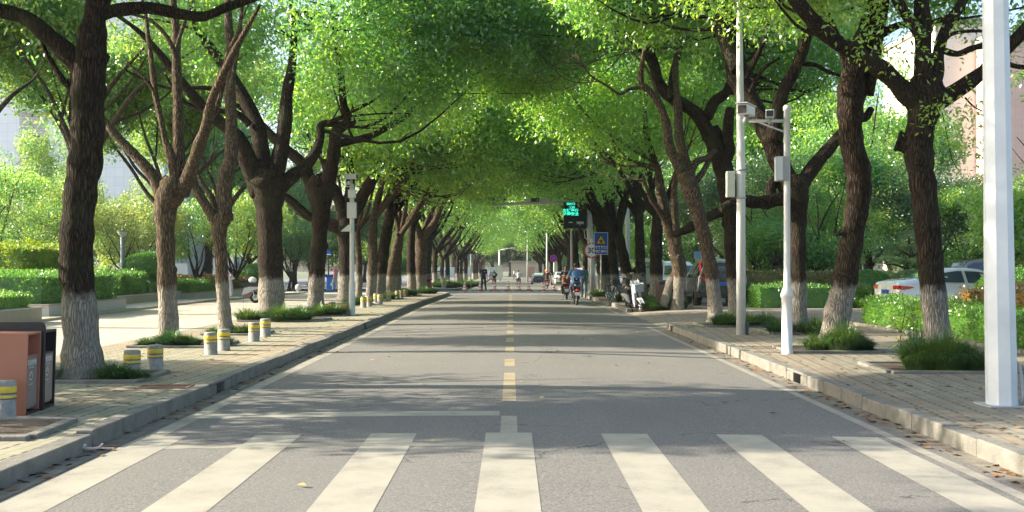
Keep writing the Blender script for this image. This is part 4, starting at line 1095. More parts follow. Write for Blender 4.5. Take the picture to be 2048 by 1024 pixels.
# cloud-pruned pine
pr = empty("cloud_pruned_pine", (TX(1790, 42), 42, gz(42) + .1), 0, "cloud pruned pine with flat needle pads between the two nearest right trunks", "tree")
mb = MB(); mb.tube([(-.1, 0, 0), (.12, 0, .7), (-.12, .1, 1.3), (.1, 0, 1.9), (0, 0, 2.4)], [.12, .1, .08, .06, .03], 8)
pads = [(-.02, 0, 2.52, .48, .2), (-.35, .1, 2.1, .5, .17), (.5, 0, 2.05, .62, .2), (-.75, 0, 1.6, .55, .18), (.15, -.2, 1.55, .5, .17), (.85, .1, 1.4, .6, .2), (-.95, .1, 1.05, .6, .2), (0, -.3, 1.1, .55, .2), (.95, 0, .85, .65, .2), (-.5, 0, .62, .6, .22), (.5, -.2, .55, .6, .22), (1.2, .2, .5, .5, .18), (-1.2, .1, .55, .5, .2)]
for p_ in pads: mb.tube([(0, 0, p_[2] - .25), (p_[0] * .6, p_[1] * .6, p_[2] - .12), (p_[0], p_[1], p_[2] - .02)], [.05, .035, .02], 6)
mb.build("trunk", BARKB, pr)
pr.location.y = 40.5
rng = np.random.RandomState(4); VV = []
for (x, y, z, r, h) in pads:
    n = 1800; d = rng.normal(size=(n, 3)); d /= np.linalg.norm(d, axis=1, keepdims=True); d[:, 2] = np.abs(d[:, 2]) * np.where(rng.rand(n) < .85, 1, -.4)
    p = np.array([x, y, z]) + d * np.array([r, r * .9, h]) * (1 - .15 * rng.rand(n, 1)); VV.append(leaf_from(p, d + [0, 0, .6], rng, .07, .22))
V = np.concatenate(VV); np_mesh("crown", V, len(V) // 4, 4, LEAFN, pr)

# leafy young stem beside the nearest right trunk
e = empty("sapling", (5.75, 16.1, .13), 0, "thin leafy sapling beside the nearest right trunk", "sapling")
mb = MB().tube([(0, 0, 0), (-.05, 0, .4), (.02, 0, .8), (-.03, 0, 1.05)], [.008, .007, .005, .003], 5).tube([(-.03, 0, .45), (-.2, 0, .7)], [.004, .002], 4).tube([(0, 0, .55), (.15, 0, .85)], [.004, .002], 4)
mb.build("stem", BARKB, e)
rng = np.random.RandomState(7); c_ = np.array([(-.03, 0, .3), (-.04, 0, .5), (.0, 0, .7), (0, 0, .9), (-.03, 0, 1.05), (-.12, 0, .6), (-.2, 0, .7), (.1, 0, .75), (.15, 0, .85)])
V = leaf_verts(c_, 9, .09, .085, rng, aspect=.35); np_mesh("crown", V, len(V) // 4, 4, LEAFY, e)

# ------------------------------------------------------------------ park trees behind
def gen(sd, **k):
    return generic(sd, **k)
PK = {
 'bright': gen(101, h=9.5, fork=2.0, r=.2, spread=3.8, n=1400, per=24, size=.15, m=BARKB, leaf=LEAFP, bottom=1.8, name="park_tree", twigs=30, cspread=.5, nl=4),
 'bright2': gen(102, h=8.0, fork=1.6, r=.17, spread=3.3, n=800, per=24, size=.14, m=BARKB, leaf=LEAFP, bottom=1.2, name="park_tree", twigs=30, cspread=.5, nl=5),
 'yellow': gen(103, h=4.6, fork=1.1, r=.09, spread=2.3, n=420, per=22, size=.12, m=BARKB, leaf=LEAFY, bottom=1.3, name="small_tree", twigs=50, cspread=.38, nl=6),
 'dark': gen(104, h=9, fork=1.8, r=.2, spread=3.9, n=900, per=24, size=.16, m=BARKB, leaf=LEAFD, bottom=1.0, name="evergreen_tree", twigs=20, cspread=.55, nl=5),
 'dark2': gen(105, h=7, fork=1.4, r=.17, spread=3.4, n=1400, per=26, size=.16, m=BARKB, leaf=LEAF, bottom=.9, name="broadleaf_tree", twigs=24, cspread=.5, nl=5),
 'tall': gen(106, h=14, fork=4, r=.3, spread=5.0, n=1100, per=22, size=.22, m=BARKB, leaf=LEAF, bottom=3.2, name="tall_tree", twigs=24, cspread=.7, nl=5),
 'high': gen(108, h=10.5, fork=3.6, r=.2, spread=4.0, n=1700, per=26, size=.15, m=BARKB, leaf=LEAFP, bottom=5.0, name="park_tree", twigs=30, cspread=.5, nl=5),
 'low': gen(107, h=4.4, fork=1.0, r=.1, spread=2.7, n=500, per=22, size=.12, m=BARKB, leaf=LEAFP, bottom=1.7, name="small_tree", twigs=50, cspread=.4, nl=7),
}
pu = {k: False for k in PK}
def pt(kind, px, D, s, label, group=None, rz=None):
    o = place(PK[kind], TX(px, D), D, (px * .37 + D) % 6.28 if rz is None else rz, s, label, group, first=not pu[kind]); pu[kind] = True
    return o
GP1 = "park trees behind the left garden beds"; GP2 = "trees behind the right garden beds"
pt('dark2', 10, 52, .85, "speckled grey green tree above the lime hedge at the left edge", GP1)
pt('bright2', 95, 50, .72, "pale feathery tree above the lime hedge, left of the nearest trunk", GP1)
pt('bright', 70, 62, .95, "tall pale green tree in front of the tiled building", GP1)
pt('bright2', 215, 58, .9, "pale tree right of the nearest trunk, behind the lamp", GP1)
pt('yellow', 255, 47, 1.0, "small yellow green tree beside the garden lamp", GP1)
pt('yellow', 300, 52, 1.05, "small yellow green tree behind the clipped ball shrub", GP1)
pt('low', 395, 54, 1.0, "low spreading tree between second and third left trees", GP1)
pt('low', 470, 56, 1.15, "low spreading tree with slanting stems behind the red and white scooter", GP1)
pt('tall', 320, 80, 1.35, "tall bright tree behind the bare second left tree", GP1)
pt('tall', 415, 84, 1.2, "tall bright tree behind the thin third left tree", GP1)
pt('bright', 160, 78, 1.2, "tall bright tree behind the nearest left trunk", GP1)
pt('bright', 500, 88, 1.15, "tall tree behind the thickest left trunk", GP1)
pt('bright', 590, 84, 1.1, "bright tree between the thickest and the crooked left trees", GP1)
pt('low', 580, 78, 1.1, "round blue green small tree by the far plaza", GP1)
pt('dark', 690, 86, .95, "dark tree behind the person in pink", GP1)
for (x_, y_, s__, lab_) in ((-12.85, 33.0, 1.12, "high crowned park tree whose stem hides behind the nearest left trunk"), (-12.6, 40.5, 1.0, "high crowned park tree whose stem hides behind the bare second left tree"), (-12.7, 48.5, 1.05, "high crowned park tree whose stem hides behind the thin third left tree"), (-11.8, 6.2, .95, "high crowned tree added out of view at the lower left to shade the crosswalk")):  # the last one is unseen, added to lay streaks of shade on the crosswalk
    place(PK['high'], x_, y_, x_ * 3, s__, lab_, GP1, first=not pu['high']); pu['high'] = True
pt('bright2', -30, 46, .8, "pale tree cut off by the left picture edge", GP1)
c_ = place(PK['high'], -13.2, 26.0, 1.0, 1.0, "bright tree hanging its leaves in from the upper left edge", GP1, first=not pu['high']); pu['high'] = True
c_ = place(PK['dark2'], -11.6, 13.4, 2.0, 1.08, "broad tree added out of view at the left to shade the road", GP1, first=not pu['dark2']); pu['dark2'] = True  # unseen tree added to block the sun from the near road
for i, (k, px, D, s) in enumerate([('bright', 20, 95, 1.3), ('bright', 120, 110, 1.3), ('bright', 230, 104, 1.2), ('bright', 330, 108, 1.15), ('bright', 440, 112, 1.3), ('bright', 540, 118, 1.0), ('dark', 620, 110, 1.1), ('bright', 690, 126, .9), ('bright', 760, 116, 1.2), ('bright', 640, 150, 1.1), ('dark2', 800, 130, .9), ('bright', 730, 150, 1.3), ('bright', 830, 160, .9), ('dark', 560, 165, 1.4), ('bright', 460, 160, 1.4), ('bright', 380, 150, 1.4), ('tall', 250, 150, 1.2), ('bright', 870, 190, 1.0), ('dark', 850, 145, 1.0)]):
    pt(k, px, D, s, "far green tree in the wooded backdrop on the left", "far trees closing the view on the left")
pt('bright2', 1525, 52, .75, "bright small tree behind the yellow and reddish hedge", GP2)
pt('dark2', 1640, 50, .95, "mid green bushy tree between the slim pole and the leaning tree", GP2)
pt('dark', 1600, 60, 1.0, "dark tree behind the forked right tree", GP2)
pt('bright2', 1740, 54, 1.0, "lighter green tree behind the cloud pruned pine", GP2)
pt('dark', 1860, 48, .72, "dense dark tree behind the white sedan's roof", GP2)
pt('dark2', 1950, 46, .66, "dark green bush-like tree left of the thick white pole", GP2)
pt('dark', 2040, 44, .62, "dark tree at the right picture edge behind the white van", GP2)
pt('dark2', 2215, 31, 1.05, "tree with foliage showing right of the thick white pole", GP2)
pt('dark2', 2100, 50, .8, "tree cut off by the right picture edge", GP2)
pt('tall', 1660, 70, 1.15, "tall tree rising behind the leaning right tree", GP2)
pt('tall', 1540, 74, 1.3, "tall tree rising behind the slim camera pole", GP2)
pt('tall', 1735, 64, .98, "light green tree rising left of the nearest right trunk", GP2)
pt('dark', 1460, 66, 1.0, "dark tree behind the dark parked SUV", GP2)
pt('dark', 1390, 72, 1.0, "dark tree behind the parking sign", GP2)
pt('dark2', 1340, 80, 1.2, "tree behind the parked white SUV", GP2)
pt('dark', 1290, 84, 1.1, "dark tree behind the parked silver van", GP2)
pt('tall', 1420, 92, 1.0, "tall tree far behind the parked cars", GP2)
for i, (k, px, D, s) in enumerate([('dark', 1240, 95, 1.1), ('tall', 1330, 108, 1.0), ('tall', 1500, 110, 1.0), ('dark', 1580, 104, 1.2), ('tall', 1680, 112, 1.0), ('dark', 1780, 100, 1.05), ('dark', 1900, 92, .75), ('dark2', 1980, 90, .8), ('dark', 2060, 90, .8), ('dark2', 1840, 86, 1.0), ('tall', 1250, 130, 1.0), ('dark', 1200, 120, 1.1), ('tall', 1170, 150, 1.0), ('dark', 1380, 135, 1.2), ('tall', 1460, 150, 1.1), ('dark', 1140, 170, 1.1), ('tall', 1590, 150, 1.2), ('tall', 1720, 150, 1.2), ('dark', 1860, 140, 1.1), ('dark', 2000, 140, 1.0)]):
    pt(k, px, D, s, "far dark tree in the wooded backdrop on the right", "far trees closing the view on the right")
for i, (px, D) in enumerate([(930, 262), (965, 255), (1000, 268), (1060, 262), (1095, 250), (1030, 285), (985, 290), (1075, 290), (1120, 240), (905, 240)]):
    pt('tall', px, D, 1.7, "hazy tree closing the far end of the avenue", "trees at the far end of the avenue")

for i, (px, D) in enumerate([(915, 248), (950, 256), (985, 262), (1020, 258), (1060, 262), (1095, 248), (1128, 240)]):
    pt('dark', px, D, 1.35, 'low dense tree filling the far end of the avenue', 'trees at the far end of the avenue')

# young transplanted tree on wooden props
e = empty("propped_tree", (TX(1552, 47), 47, gz(47) + .1), 0, "young pollarded tree held by wooden props behind the yellow hedge", "tree")
mb = MB().tube([(0, 0, 0), (.03, 0, .8), (0, 0, 1.5)], [.13, .12, .14], 10)
rr = random.Random(3)
for k in range(16):
    a = rr.uniform(0, 6.28); u = rr.uniform(.4, 1); mb.tube([(0, 0, 1.4), (math.cos(a) * .35 * u, math.sin(a) * .35, 1.8), (math.cos(a) * .8 * u, math.sin(a) * .6, 2.0 + rr.uniform(0, .5))], [.03, .018, .006], 5)
mb.build("trunk", BARKB, e)
for k in range(4):
    a = k * math.pi / 2 + .5; MB().tube([(math.cos(a) * 1.25, math.sin(a) * 1.25, 0), (0.05, 0, 1.5)], [.035, .03], 6).build("prop", mat("pale_timber", (.45, .38, .28), .8, var=.2), e)
e2 = copy_tree(e); e2.location = (TX(1512, 50), 50, gz(50) + .1); e2.rotation_euler = (0, 0, 1); e2["label"] = "farther propped young tree right of the dark SUV"
e2 = copy_tree(e); e2.location = (TX(1640, 52), 52, gz(52) + .1); e2.rotation_euler = (0, 0, 2); e2["label"] = "propped young tree seen between the two right trunks"

# ------------------------------------------------------------------ buildings
def tile_mat(name, base, joint, sz=.6):
    m = bpy.data.materials.new(name); m.use_nodes = True; nt = m.node_tree; b = nt.nodes["Principled BSDF"]
    tc = N(nt, "ShaderNodeTexCoord"); mp = N(nt, "ShaderNodeMapping"); mp.inputs["Rotation"].default_value = (math.radians(90), 0, 0); nt.links.new(tc.outputs["Object"], mp.inputs[0])
    br = N(nt, "ShaderNodeTexBrick", Scale=1.0); br.offset = 0; br.inputs["Brick Width"].default_value = sz; br.inputs["Row Height"].default_value = sz
    br.inputs["Mortar Size"].default_value = .012; br.inputs["Color1"].default_value = (*base, 1); br.inputs["Color2"].default_value = (*[c * .95 for c in base], 1); br.inputs["Mortar"].default_value = (*joint, 1)
    nt.links.new(mp.outputs[0], br.inputs["Vector"]); nt.links.new(br.outputs["Color"], b.inputs["Base Color"]); b.inputs["Roughness"].default_value = .45
    return m
WT = tile_mat("white_wall_tile", (.66, .70, .76), (.48, .53, .6))
WINB = mat("window_glass", (.06, .09, .12), .1, var=.3, vscale=.6)
def building(x0, x1, y, depth, h, label, wallm, bays, floor=3.1, first=1.2, name="apartment_building", base=None):
    e = empty(name, ((x0 + x1) / 2, y, gz(y)), 0, label, "building")
    w = x1 - x0
    MB().box((0, depth / 2, h / 2), (w, depth, h)).build("wall", wallm, e)
    MB().box((0, depth / 2, h + .25), (w + .4, depth + .4, .5)).build("roof", CONC, e)
    fl = int((h - first) / floor)
    for f in range(fl):
        z = first + f * floor
        for (bx, bw, kind) in bays:
            cx = bx - (x0 + x1) / 2
            if kind == 'b':
                MB().box((cx, .01, z + .45), (bw, .05, 1.35)).build("louvre_panel", mat("louvre_grey", (.42, .42, .44), .6, var=.1), e)
                mb = MB()
                for q in range(7): mb.box((cx, -.05, z - .15 + q * .2), (bw - .1, .06, .07))
                mb.build("louvre", mat("louvre_light", (.55, .55, .57), .5, var=.05), e)
                MB().box((cx, -.3, z + 1.3), (bw + .1, .7, .22)).build("balcony_slab", wallm, e)
                mb = MB().bar((cx - bw / 2, -.6, z + 2.5), (cx + bw / 2, -.6, z + 2.5), .07)
                for q in range(int(bw / .16)): mb.bar((cx - bw / 2 + q * .16, -.6, z + 1.4), (cx - bw / 2 + q * .16, -.6, z + 2.5), .03)
                mb.build("railing", WHITE, e)
                MB().box((cx, .012, z + 2.1), (bw, .04, 1.4)).build("balcony_window", WINB, e)
            else:
                fr = MB().box((cx, -.02, z + 1.4), (bw, .08, 1.5)).build("window", WHITE, e)
                MB().box((cx - bw / 4, -.065, z + 1.4), (bw / 2 - .1, .03, 1.38)).box((cx + bw / 4, -.065, z + 1.4), (bw / 2 - .1, .03, 1.38)).build("pane", WINB, fr)
                MB().box((cx, -.1, z + .6), (bw + .2, .2, .08)).build("sill", CONC, fr)
    return e
building(-48, -23.3, 74, 12, 21, "white tiled apartment block with railed balconies at the upper left", WT, [(TX(67, 74), 1.9, 'b'), (-38, 1.6, 'w'), (-43, 1.9, 'b')], 3.1, 1.6)
building(-46, -30, 130, 12, 16, "pale block far behind the left trees", WT, [(-44, 1.6, 'w'), (-40, 1.6, 'w'), (-36, 1.6, 'w'), (-32, 1.6, 'w')])
PINK = tile_mat("pink_wall_tile", (.66, .44, .38), (.5, .33, .28)); CREAM = mat("cream_render", (.74, .66, .58), .8, var=.05, vscale=.5)
building(TX(1870, 100), TX(1966, 100), 100, 14, 24, "cream rendered building showing through the leaves at the upper right", CREAM, [], 3.2)
building(TX(1970, 98), TX(2200, 98), 98, 16, 22, "pinkish tiled building right of the cream one, behind the thick white pole", PINK, [], 3.2)
e = empty("gate_house", (2.0, 238, gz(238)), 0, "pale stone gate house closing the far end of the avenue", "building")
MB().box((2.5, 3, 1.6), (9, 5, 3.4)).build("wall", mat("beige_stone_wall", (.50, .43, .36), .8, var=.1, vscale=1), e); MB().box((2.5, 3, 3.4), (9.8, 5.8, .3)).build("roof", CONC, e)
MB().box((2.2, .45, 1.2), (1.6, .1, 2.2)).build("door", mat("pink_shutter", (.45, .22, .18), .6), e)
e = empty("park_fence", (-9, 236, gz(236)), 0, "pale blue and white fence at the far end of the avenue", "fence")
mb = MB()
for i in range(36): mb.bar((-8 + i * .4, 0, 0), (-8 + i * .4, 0, 2.2), .09)
mb.bar((-8, 0, 2.1), (6, 0, 2.1), .1).bar((-8, 0, .3), (6, 0, .3), .1); mb.build("railing", WHITE, e)
MB().box((-1, .3, 1.0), (14, .05, 2.0)).build("screen_panel", mat("pale_blue_screen", (.35, .52, .56), .6), e)
tag(MB().box((0, 0, .9), (9, .25, 1.8)).build("garden_wall", mat("white_render", (.62, .64, .68), .8, var=.06, vscale=1), loc=(TX(225, 66), 66, gz(66) + .1)), "white wall behind the dark blue car on the left", "wall")
# ------------------------------------------------------------------ street furniture
def vat(px, py, dz=.13): return GP(px, py, dz)
# bollards
bo = empty("bollard")
MB().lathe((0, 0, 0), [(.105, -.03), (.105, .345), (.100, .362), (.088, .368), (.0, .37)], 22).build("shaft", mat("galvanised_concrete", (.25, .245, .22), .75, var=.3, vscale=14, bump=.3, bscale=50), bo)
for z0, z1 in ((.255, .315), (.205, .228)):
    MB().lathe((0, 0, 0), [(.1075, z0), (.109, z0 + .003), (.109, z1 - .003), (.1075, z1)], 22).build("yellow_band", YELLOW, bo)
for z0 in (.243, .192):
    MB().lathe((0, 0, 0), [(.1065, z0), (.108, z0 + .002), (.108, z0 + .006), (.1065, z0 + .009)], 22).build("groove", DGREY, bo)
BL = [(8, 838, "bollard in front of the brown litter bin, cut by the left edge"), (264, 757, "left bollard of the nearest pair beyond the drain grate"), (311, 743, "right bollard of the nearest pair beyond the drain grate"),
      (422, 709, "left bollard of the pair before the thin third tree"), (448, 701, "right bollard of the pair before the thin third tree"), (508, 683, "left bollard of the pair before the thickest left tree"), (531, 673, "right bollard of the pair before the thickest left tree"),
      (652, 626, "worn low bollard beside the crooked limbed tree"), (665, 629, "bollard right of the worn low one at the crooked limbed tree"), (688, 630, "bollard just left of the white camera pole"), (697, 629, "bollard hidden halfway by the white camera pole"),
      (727, 615, "first bollard right of the white camera pole"), (738, 613, "second bollard right of the white camera pole"), (752, 606, "bollard behind the small tuft past the camera pole"), (760, 608, "bollard right of the small tuft past the camera pole"),
      (777, 602, "bollard at the stoutest pale tree"), (795, 598, "bollard at the leaning mossy tree"), (802, 597, "bollard close behind the one at the leaning mossy tree"), (811, 593, "far bollard before the dark trees on the left")]
for i, (px, py, lab) in enumerate(BL):
    c = bo if i == 0 else copy_tree(bo); p = vat(px, py); c.location = p; c.rotation_euler = (rk.uniform(-.02, .02), rk.uniform(-.02, .02), rk.uniform(0, 6))
    tag(c, lab, "bollard", "yellow banded bollards along the left pavement")
    if i == 7: c.scale = (1, 1, .8)
c = copy_tree(bo); c.location = (TX(888, 87), 87, gz(87) + .13); c.scale = (1.6, 1.6, 2.2); tag(c, "larger yellow banded bollard before the trees beyond the crossing", "bollard", "yellow banded bollards along the left pavement")

# litter bin
BR = mat("terracotta_bin_steel", (.33, .135, .085), .55, var=.07, vscale=4, bump=.05, bscale=200); BK = mat("black_bin_steel", (.018, .016, .018), .45, var=.1)
BG = mat("grey_bin_door", (.20, .17, .155), .55, var=.1)
e = empty("litter_bin", (-4.83, 10.72, .13), math.radians(3.5), "double litter bin with brown hood and black centre board at the lower left", "litter bin")
def bin_half(y0, y1, m, door):
    # hood: a folded shell open towards the road (+x)
    mb = MB(); d = y1 - y0; yc = (y0 + y1) / 2; hh = .80
    for yy in (y0 + .011, y1 - .011): mb.prism([(-.62, .0), (.09, .0), (.11, .62), (.115, hh), (-.55, hh), (-.60, hh - .03), (-.62, hh - .09)], yy - .011, yy + .011, 'Y')
    mb.prism([(-.60, hh - .03), (-.55, hh), (.115, hh), (.112, hh - .022), (-.55, hh - .022)], y0 + .0225, y1 - .0225, 'Y')
    mb.box((-.61, yc, hh / 2 - .04), (.018, d - .045, hh - .1))
    mb.build("hood", m, e, bevel=.004)
    MB().prism([(-.55, .05), (.06, .05), (.075, .55), (-.55, .55)], y0 + .025, y1 - .025, 'Y').build("inner_bin", door, e)
    dr = MB().prism([(.062, .07), (.075, .07), (.09, .56), (.076, .56)], y0 + .03, y1 - .03, 'Y').build("door", door, e, bevel=.003)
    MB().prism([(-.2, .565), (.10, .565), (.10, .58), (-.2, .58)], y0 + .025, y1 - .025, 'Y').build("ledge", m, e)
    return dr
INK = mat("pale_lettering", (.55, .54, .50), .6, var=0)
d1 = bin_half(0, .36, BR, BG); d2 = bin_half(.44, .80, BK, mat("brown_grey_door", (.25, .19, .16), .55, var=.08))
mb = MB(); o_ = []
pr_ = [(-.48, .0), (.12, .0), (.135, .84), (.12, .875), (.09, .885), (-.42, .885), (-.46, .87), (-.48, .84)]
mb.prism(pr_, .372, .428, 'Y').build("centre_board", BK, e, bevel=.006)
MB().box((-.25, .4, -.0), (.7, .76, .05)).build("plinth", BK, e)
for q, (yc, t1, t2) in enumerate(((.18, "可回收物", 1), (.62, "其他垃圾", 0))):
    par = (d1, d2)[q]; lean = math.radians(90 - 1.6)
    text("lettering", t1, .062, INK, par, (.0905, yc, .50), (lean, 0, math.radians(90)), .001, bold=.001)
    text("lettering", "RECYCLABLE" if q == 0 else "OTHER WASTE", .022, INK, par, (.0885, yc, .455), (lean, 0, math.radians(90)), .001)
    mb = MB()
    def at(u, v): return (.0675 + .0265 * (v - .07) / .49 + .0012, yc + u, v)
    for k in range(3):
        a0 = math.pi / 2 + k * 2 * math.pi / 3; a1 = a0 + 2 * math.pi / 3 * .72
        p0 = at(.045 * math.cos(a0), .37 + .045 * math.sin(a0)); p1 = at(.045 * math.cos(a1), .37 + .045 * math.sin(a1)); mb.bar(p0, p1, .004, .011)
    for k in range(5): mb.bar(at(-.05, .29 - k * .028), at(.05, .29 - k * .028), .003, .006)
    mb.build("recycling_mark", INK, par)

# thick white octagonal pole
def poly_tube(pts, rad, n): return MB().tube(pts, rad, n=n, smooth=False)
e = empty("street_lamp_post", (5.13, 11.5, .13), 0, "thick white eight sided pole nearest the camera on the right", "pole")
poly_tube([(0, 0, -.02), (-.03, 0, 1.4), (-.075, 0, 4.2), (-.11, 0, 6.5), (-.15, 0, 9)], [.158, .15, .128, .118, .10], 8).build("shaft", mat("chalky_white_paint", (.58, .62, .64), .5, var=.12, vscale=1.6, bump=.05), e, rot=(0, 0, math.radians(12)))
MB().tube([(.17, -.08, .02), (.175, -.1, .12), (.17, -.08, .30), (.165, -.05, .42), (.15, -.02, .46)], [.02, .022, .02, .014, .012], 8).build("cable_conduit", GREYP, e)
mb = MB().box((0, 0, .008), (.42, .42, .014)); mb.build("base_plate", GREYP, e)

# slim pole with two cameras
def camera_unit(par, loc, yaw, s=1.0, hood=True):
    c = MB()
    R = Matrix.Rotation(yaw, 3, 'Z')
    c.box(Vector(loc), (.13 * s, .34 * s, .12 * s), m=R)
    o = c.build("camera_housing", WHITEP, par, bevel=.008)
    f = Vector(loc) + R @ Vector((0, -.171 * s, -.005)); MB().box(f, (.105 * s, .012, .095 * s), m=R).build("camera_lens", BLACK, o)
    if hood: MB().box(Vector(loc) + R @ Vector((0, -.02, .068 * s)), (.15 * s, .42 * s, .012), m=R).build("sun_hood", WHITEP, o)
    MB().tube([Vector(loc) + Vector((0, 0, -.06 * s)), Vector(loc) + Vector((0, .03, -.15 * s))], [.03 * s, .025 * s], 8).build("camera_bracket", GREYP, o)
    return o
D = 18.2; sx = lambda px: TX(px, 18.2); zz = lambda py: H - .13 + (VY - py) / F * 18.2
e = empty("camera_post", (sx(1574), D, .13), 0, "slim light grey pole carrying two surveillance cameras on a short arm", "camera post")
L_ = lambda px, py, dy=0: (sx(px) - sx(1574), dy, zz(py))
MB().lathe((0, 0, 0), [(.088, -.02), (.088, zz(596)), (.105, zz(594)), (.105, zz(588)), (.075, zz(578)), (.055, zz(570)), (.052, zz(222)), (.066, zz(221)), (.066, zz(213)), (.04, zz(210)), (0, zz(210))], 16).build("shaft", WHITE, e)
MB().tube([L_(1574, 242), L_(1486, 242)], .028, 10).build("cross_arm", WHITE, e)
MB().tube([L_(1572, 265), L_(1545, 255), L_(1515, 243)], .015, 6).build("arm_brace", WHITE, e)
camera_unit(e, L_(1491, 222, -.05), math.radians(-28), 1.35); camera_unit(e, L_(1538, 230, -.05), math.radians(-12), 1.05, False)
MB().tube([L_(1548, 240), L_(1550, 252), L_(1545, 258)], .01, 5).build("cable", BLACK, e)
bx = MB().box(L_(1563, 338, -.02), (.20, .22, .40)).build("control_box", GREYP, e, bevel=.01)
MB().box((L_(1554, 338)[0], -.14, zz(338)), (.13, .02, .38)).build("box_door", WHITE, bx, bevel=.004)
# tall lamp pole
D = 23.1; sx2 = lambda px: TX(px, 23.1); z2 = lambda py: H - .13 + (VY - py) / F * 23.1
e = empty("street_lamp", (sx2(1482), D, .13), 0, "tall white lamp pole with a box at head height, right of the parked dark SUV", "street lamp")
L_ = lambda px, py, dy=0: (sx2(px) - sx2(1482), dy, z2(py))
MB().tube([(0, 0, -.02), (0, 0, z2(340)), (-.02, 0, z2(180)), (-.03, 0, z2(40)), (-.04, 0, 9.0), (-.6, -.2, 10.0), (-1.8, -.6, 10.3)], [.10, .092, .075, .06, .05, .04, .03], 14).build("shaft", WHITE, e)
for py in (340, 396): MB().lathe((0, 0, z2(py)), [(.10, -.02), (.11, -.02), (.11, .02), (.10, .02)], 14).build("clamp_band", GREYP, e)
MB().box(L_(1460, 369, -.03), (.17, .16, .54)).build("junction_box", mat("cream_box_paint", (.55, .55, .47), .5, var=.08), e, bevel=.01)
MB().bar(L_(1466, 343, -.03), L_(1482, 343), .02).build("box_bracket", GREYP, e)
MB().box((-1.9, -.63, 10.28), (.3, .7, .1)).build("lamp_head", GREYP, e, bevel=.03)
MB().box((.12, -.02, .12), (.06, .1, .28)).build("service_hatch", DGREY, e)
# white pole farther back
e = empty("street_lamp", (TX(1256, 57), 57, gz(57) + .13), 0, "white lamp pole partly hidden by the tree behind the bicycles", "street lamp")
MB().tube([(0, 0, -.05), (-.04, 0, 4), (-.1, 0, 8.5), (-.8, 0, 9.2), (-2, 0, 9.4)], [.13, .12, .09, .05, .04], 12).build("shaft", WHITE, e)
MB().box((-2.2, 0, 9.38), (.8, .3, .1)).build("lamp_head", GREYP, e)

# left camera pole
D = 32.3; e = empty("camera_post", (TX(704, D), D, .13), 0, "white camera pole with two boxes on the left pavement", "camera post")
z3 = lambda py: H - .13 + (VY - py) / F * 32.3; x3 = lambda px: (px - 704) / F * 32.3
MB().lathe((0, 0, 0), [(.16, -.02), (.16, .02), (.095, .03), (.092, z3(568)), (.07, z3(560)), (.066, z3(372)), (.05, z3(368)), (0, z3(368))], 12).build("shaft", WHITE, e)
MB().tube([(0, 0, z3(372)), (-.02, 0, z3(358))], .03, 8).build("mast", WHITE, e)
MB().box((x3(705), -.12, z3(421)), (.27, .16, .46)).build("control_box", WHITE, e, bevel=.01)
MB().box((x3(705), -.10, z3(388)), (.22, .12, .24)).build("meter_box", mat("translucent_box", (.62, .63, .6), .3), e, bevel=.01)
MB().prism([(x3(683), z3(463)), (x3(704), z3(463)), (x3(704), z3(450)), (x3(698), z3(450))], -.17, -.02, 'Y').build("angled_hood", WHITE, e)
cu_ = camera_unit(e, (x3(703), -.1, z3(354)), math.radians(75), 1.1)
MB().lathe((x3(698), -.08, z3(366)), [(0, -.07), (.05, -.05), (.065, 0), (.05, .04), (0, .05)], 12).build("dome_camera", WHITEP, e)
MB().tube([(x3(692), -.05, z3(362)), (x3(694), -.06, z3(374)), (x3(702), -.03, z3(372))], .018, 6).build("cable", WHITE, e)

# garden lamp
e = empty("garden_lamp", (TX(245, 44.5), 44.5, gz(44.5) + .3), 0, "grey garden lamp with a bowl shade behind the left hedge", "garden lamp")
zt = H + (VY - 463) / F * 44.5 - gz(44.5) - .3
GM = mat("blue_grey_post", (.16, .20, .23), .5, var=.08)
MB().lathe((0, 0, 0), [(.085, -.1), (.085, zt - .25), (.06, zt - .23), (0, zt - .23)], 14).build("post", GM, e)
MB().lathe((0, 0, zt - .22), [(.03, 0), (.13, .07), (.20, .18), (.205, .21), (0, .21)], 18).build("lamp_shade", mat("frosted_bowl", (.62, .62, .50), .4, var=.03), e)
mb = MB()
for k in range(3):
    a = k * 2.09 + .5; mb.tube([(math.cos(a) * .05, math.sin(a) * .05, zt - .26), (math.cos(a) * .16, math.sin(a) * .16, zt - .14), (math.cos(a) * .23, math.sin(a) * .23, zt + .005)], .012, 5)
mb.lathe((0, 0, zt), [(.0, -.005), (.24, -.005), (.245, .01), (.22, .025), (0, .03)], 18); mb.build("shade_frame", GM, e)

# crumpled litter by the left kerb
rng = np.random.RandomState(5)
e = empty("plastic_scrap", (TX(158, 9.35), 9.35, .01), .3, "crumpled white plastic wrapper in the left gutter", "litter")
mb = MB(); mb.ell((0, 0, .035), (.05, .04, .045), 9, 7); mb.v = [tuple(np.array(v) * (1 + rng.uniform(-.35, .35))) for v in mb.v]; mb.sm = [False] * len(mb.sm)
mb.build("wrapper", mat("white_blue_plastic", (.6, .65, .7), .35, var=.35, vscale=30), e)
MB().tube([(.04, 0, .03), (.10, .02, .02), (.16, .01, .03), (.19, .03, .06)], [.02, .015, .012, .008], 5).build("twisted_end", mat("pinkish_plastic", (.6, .42, .36), .4, var=.3), e)

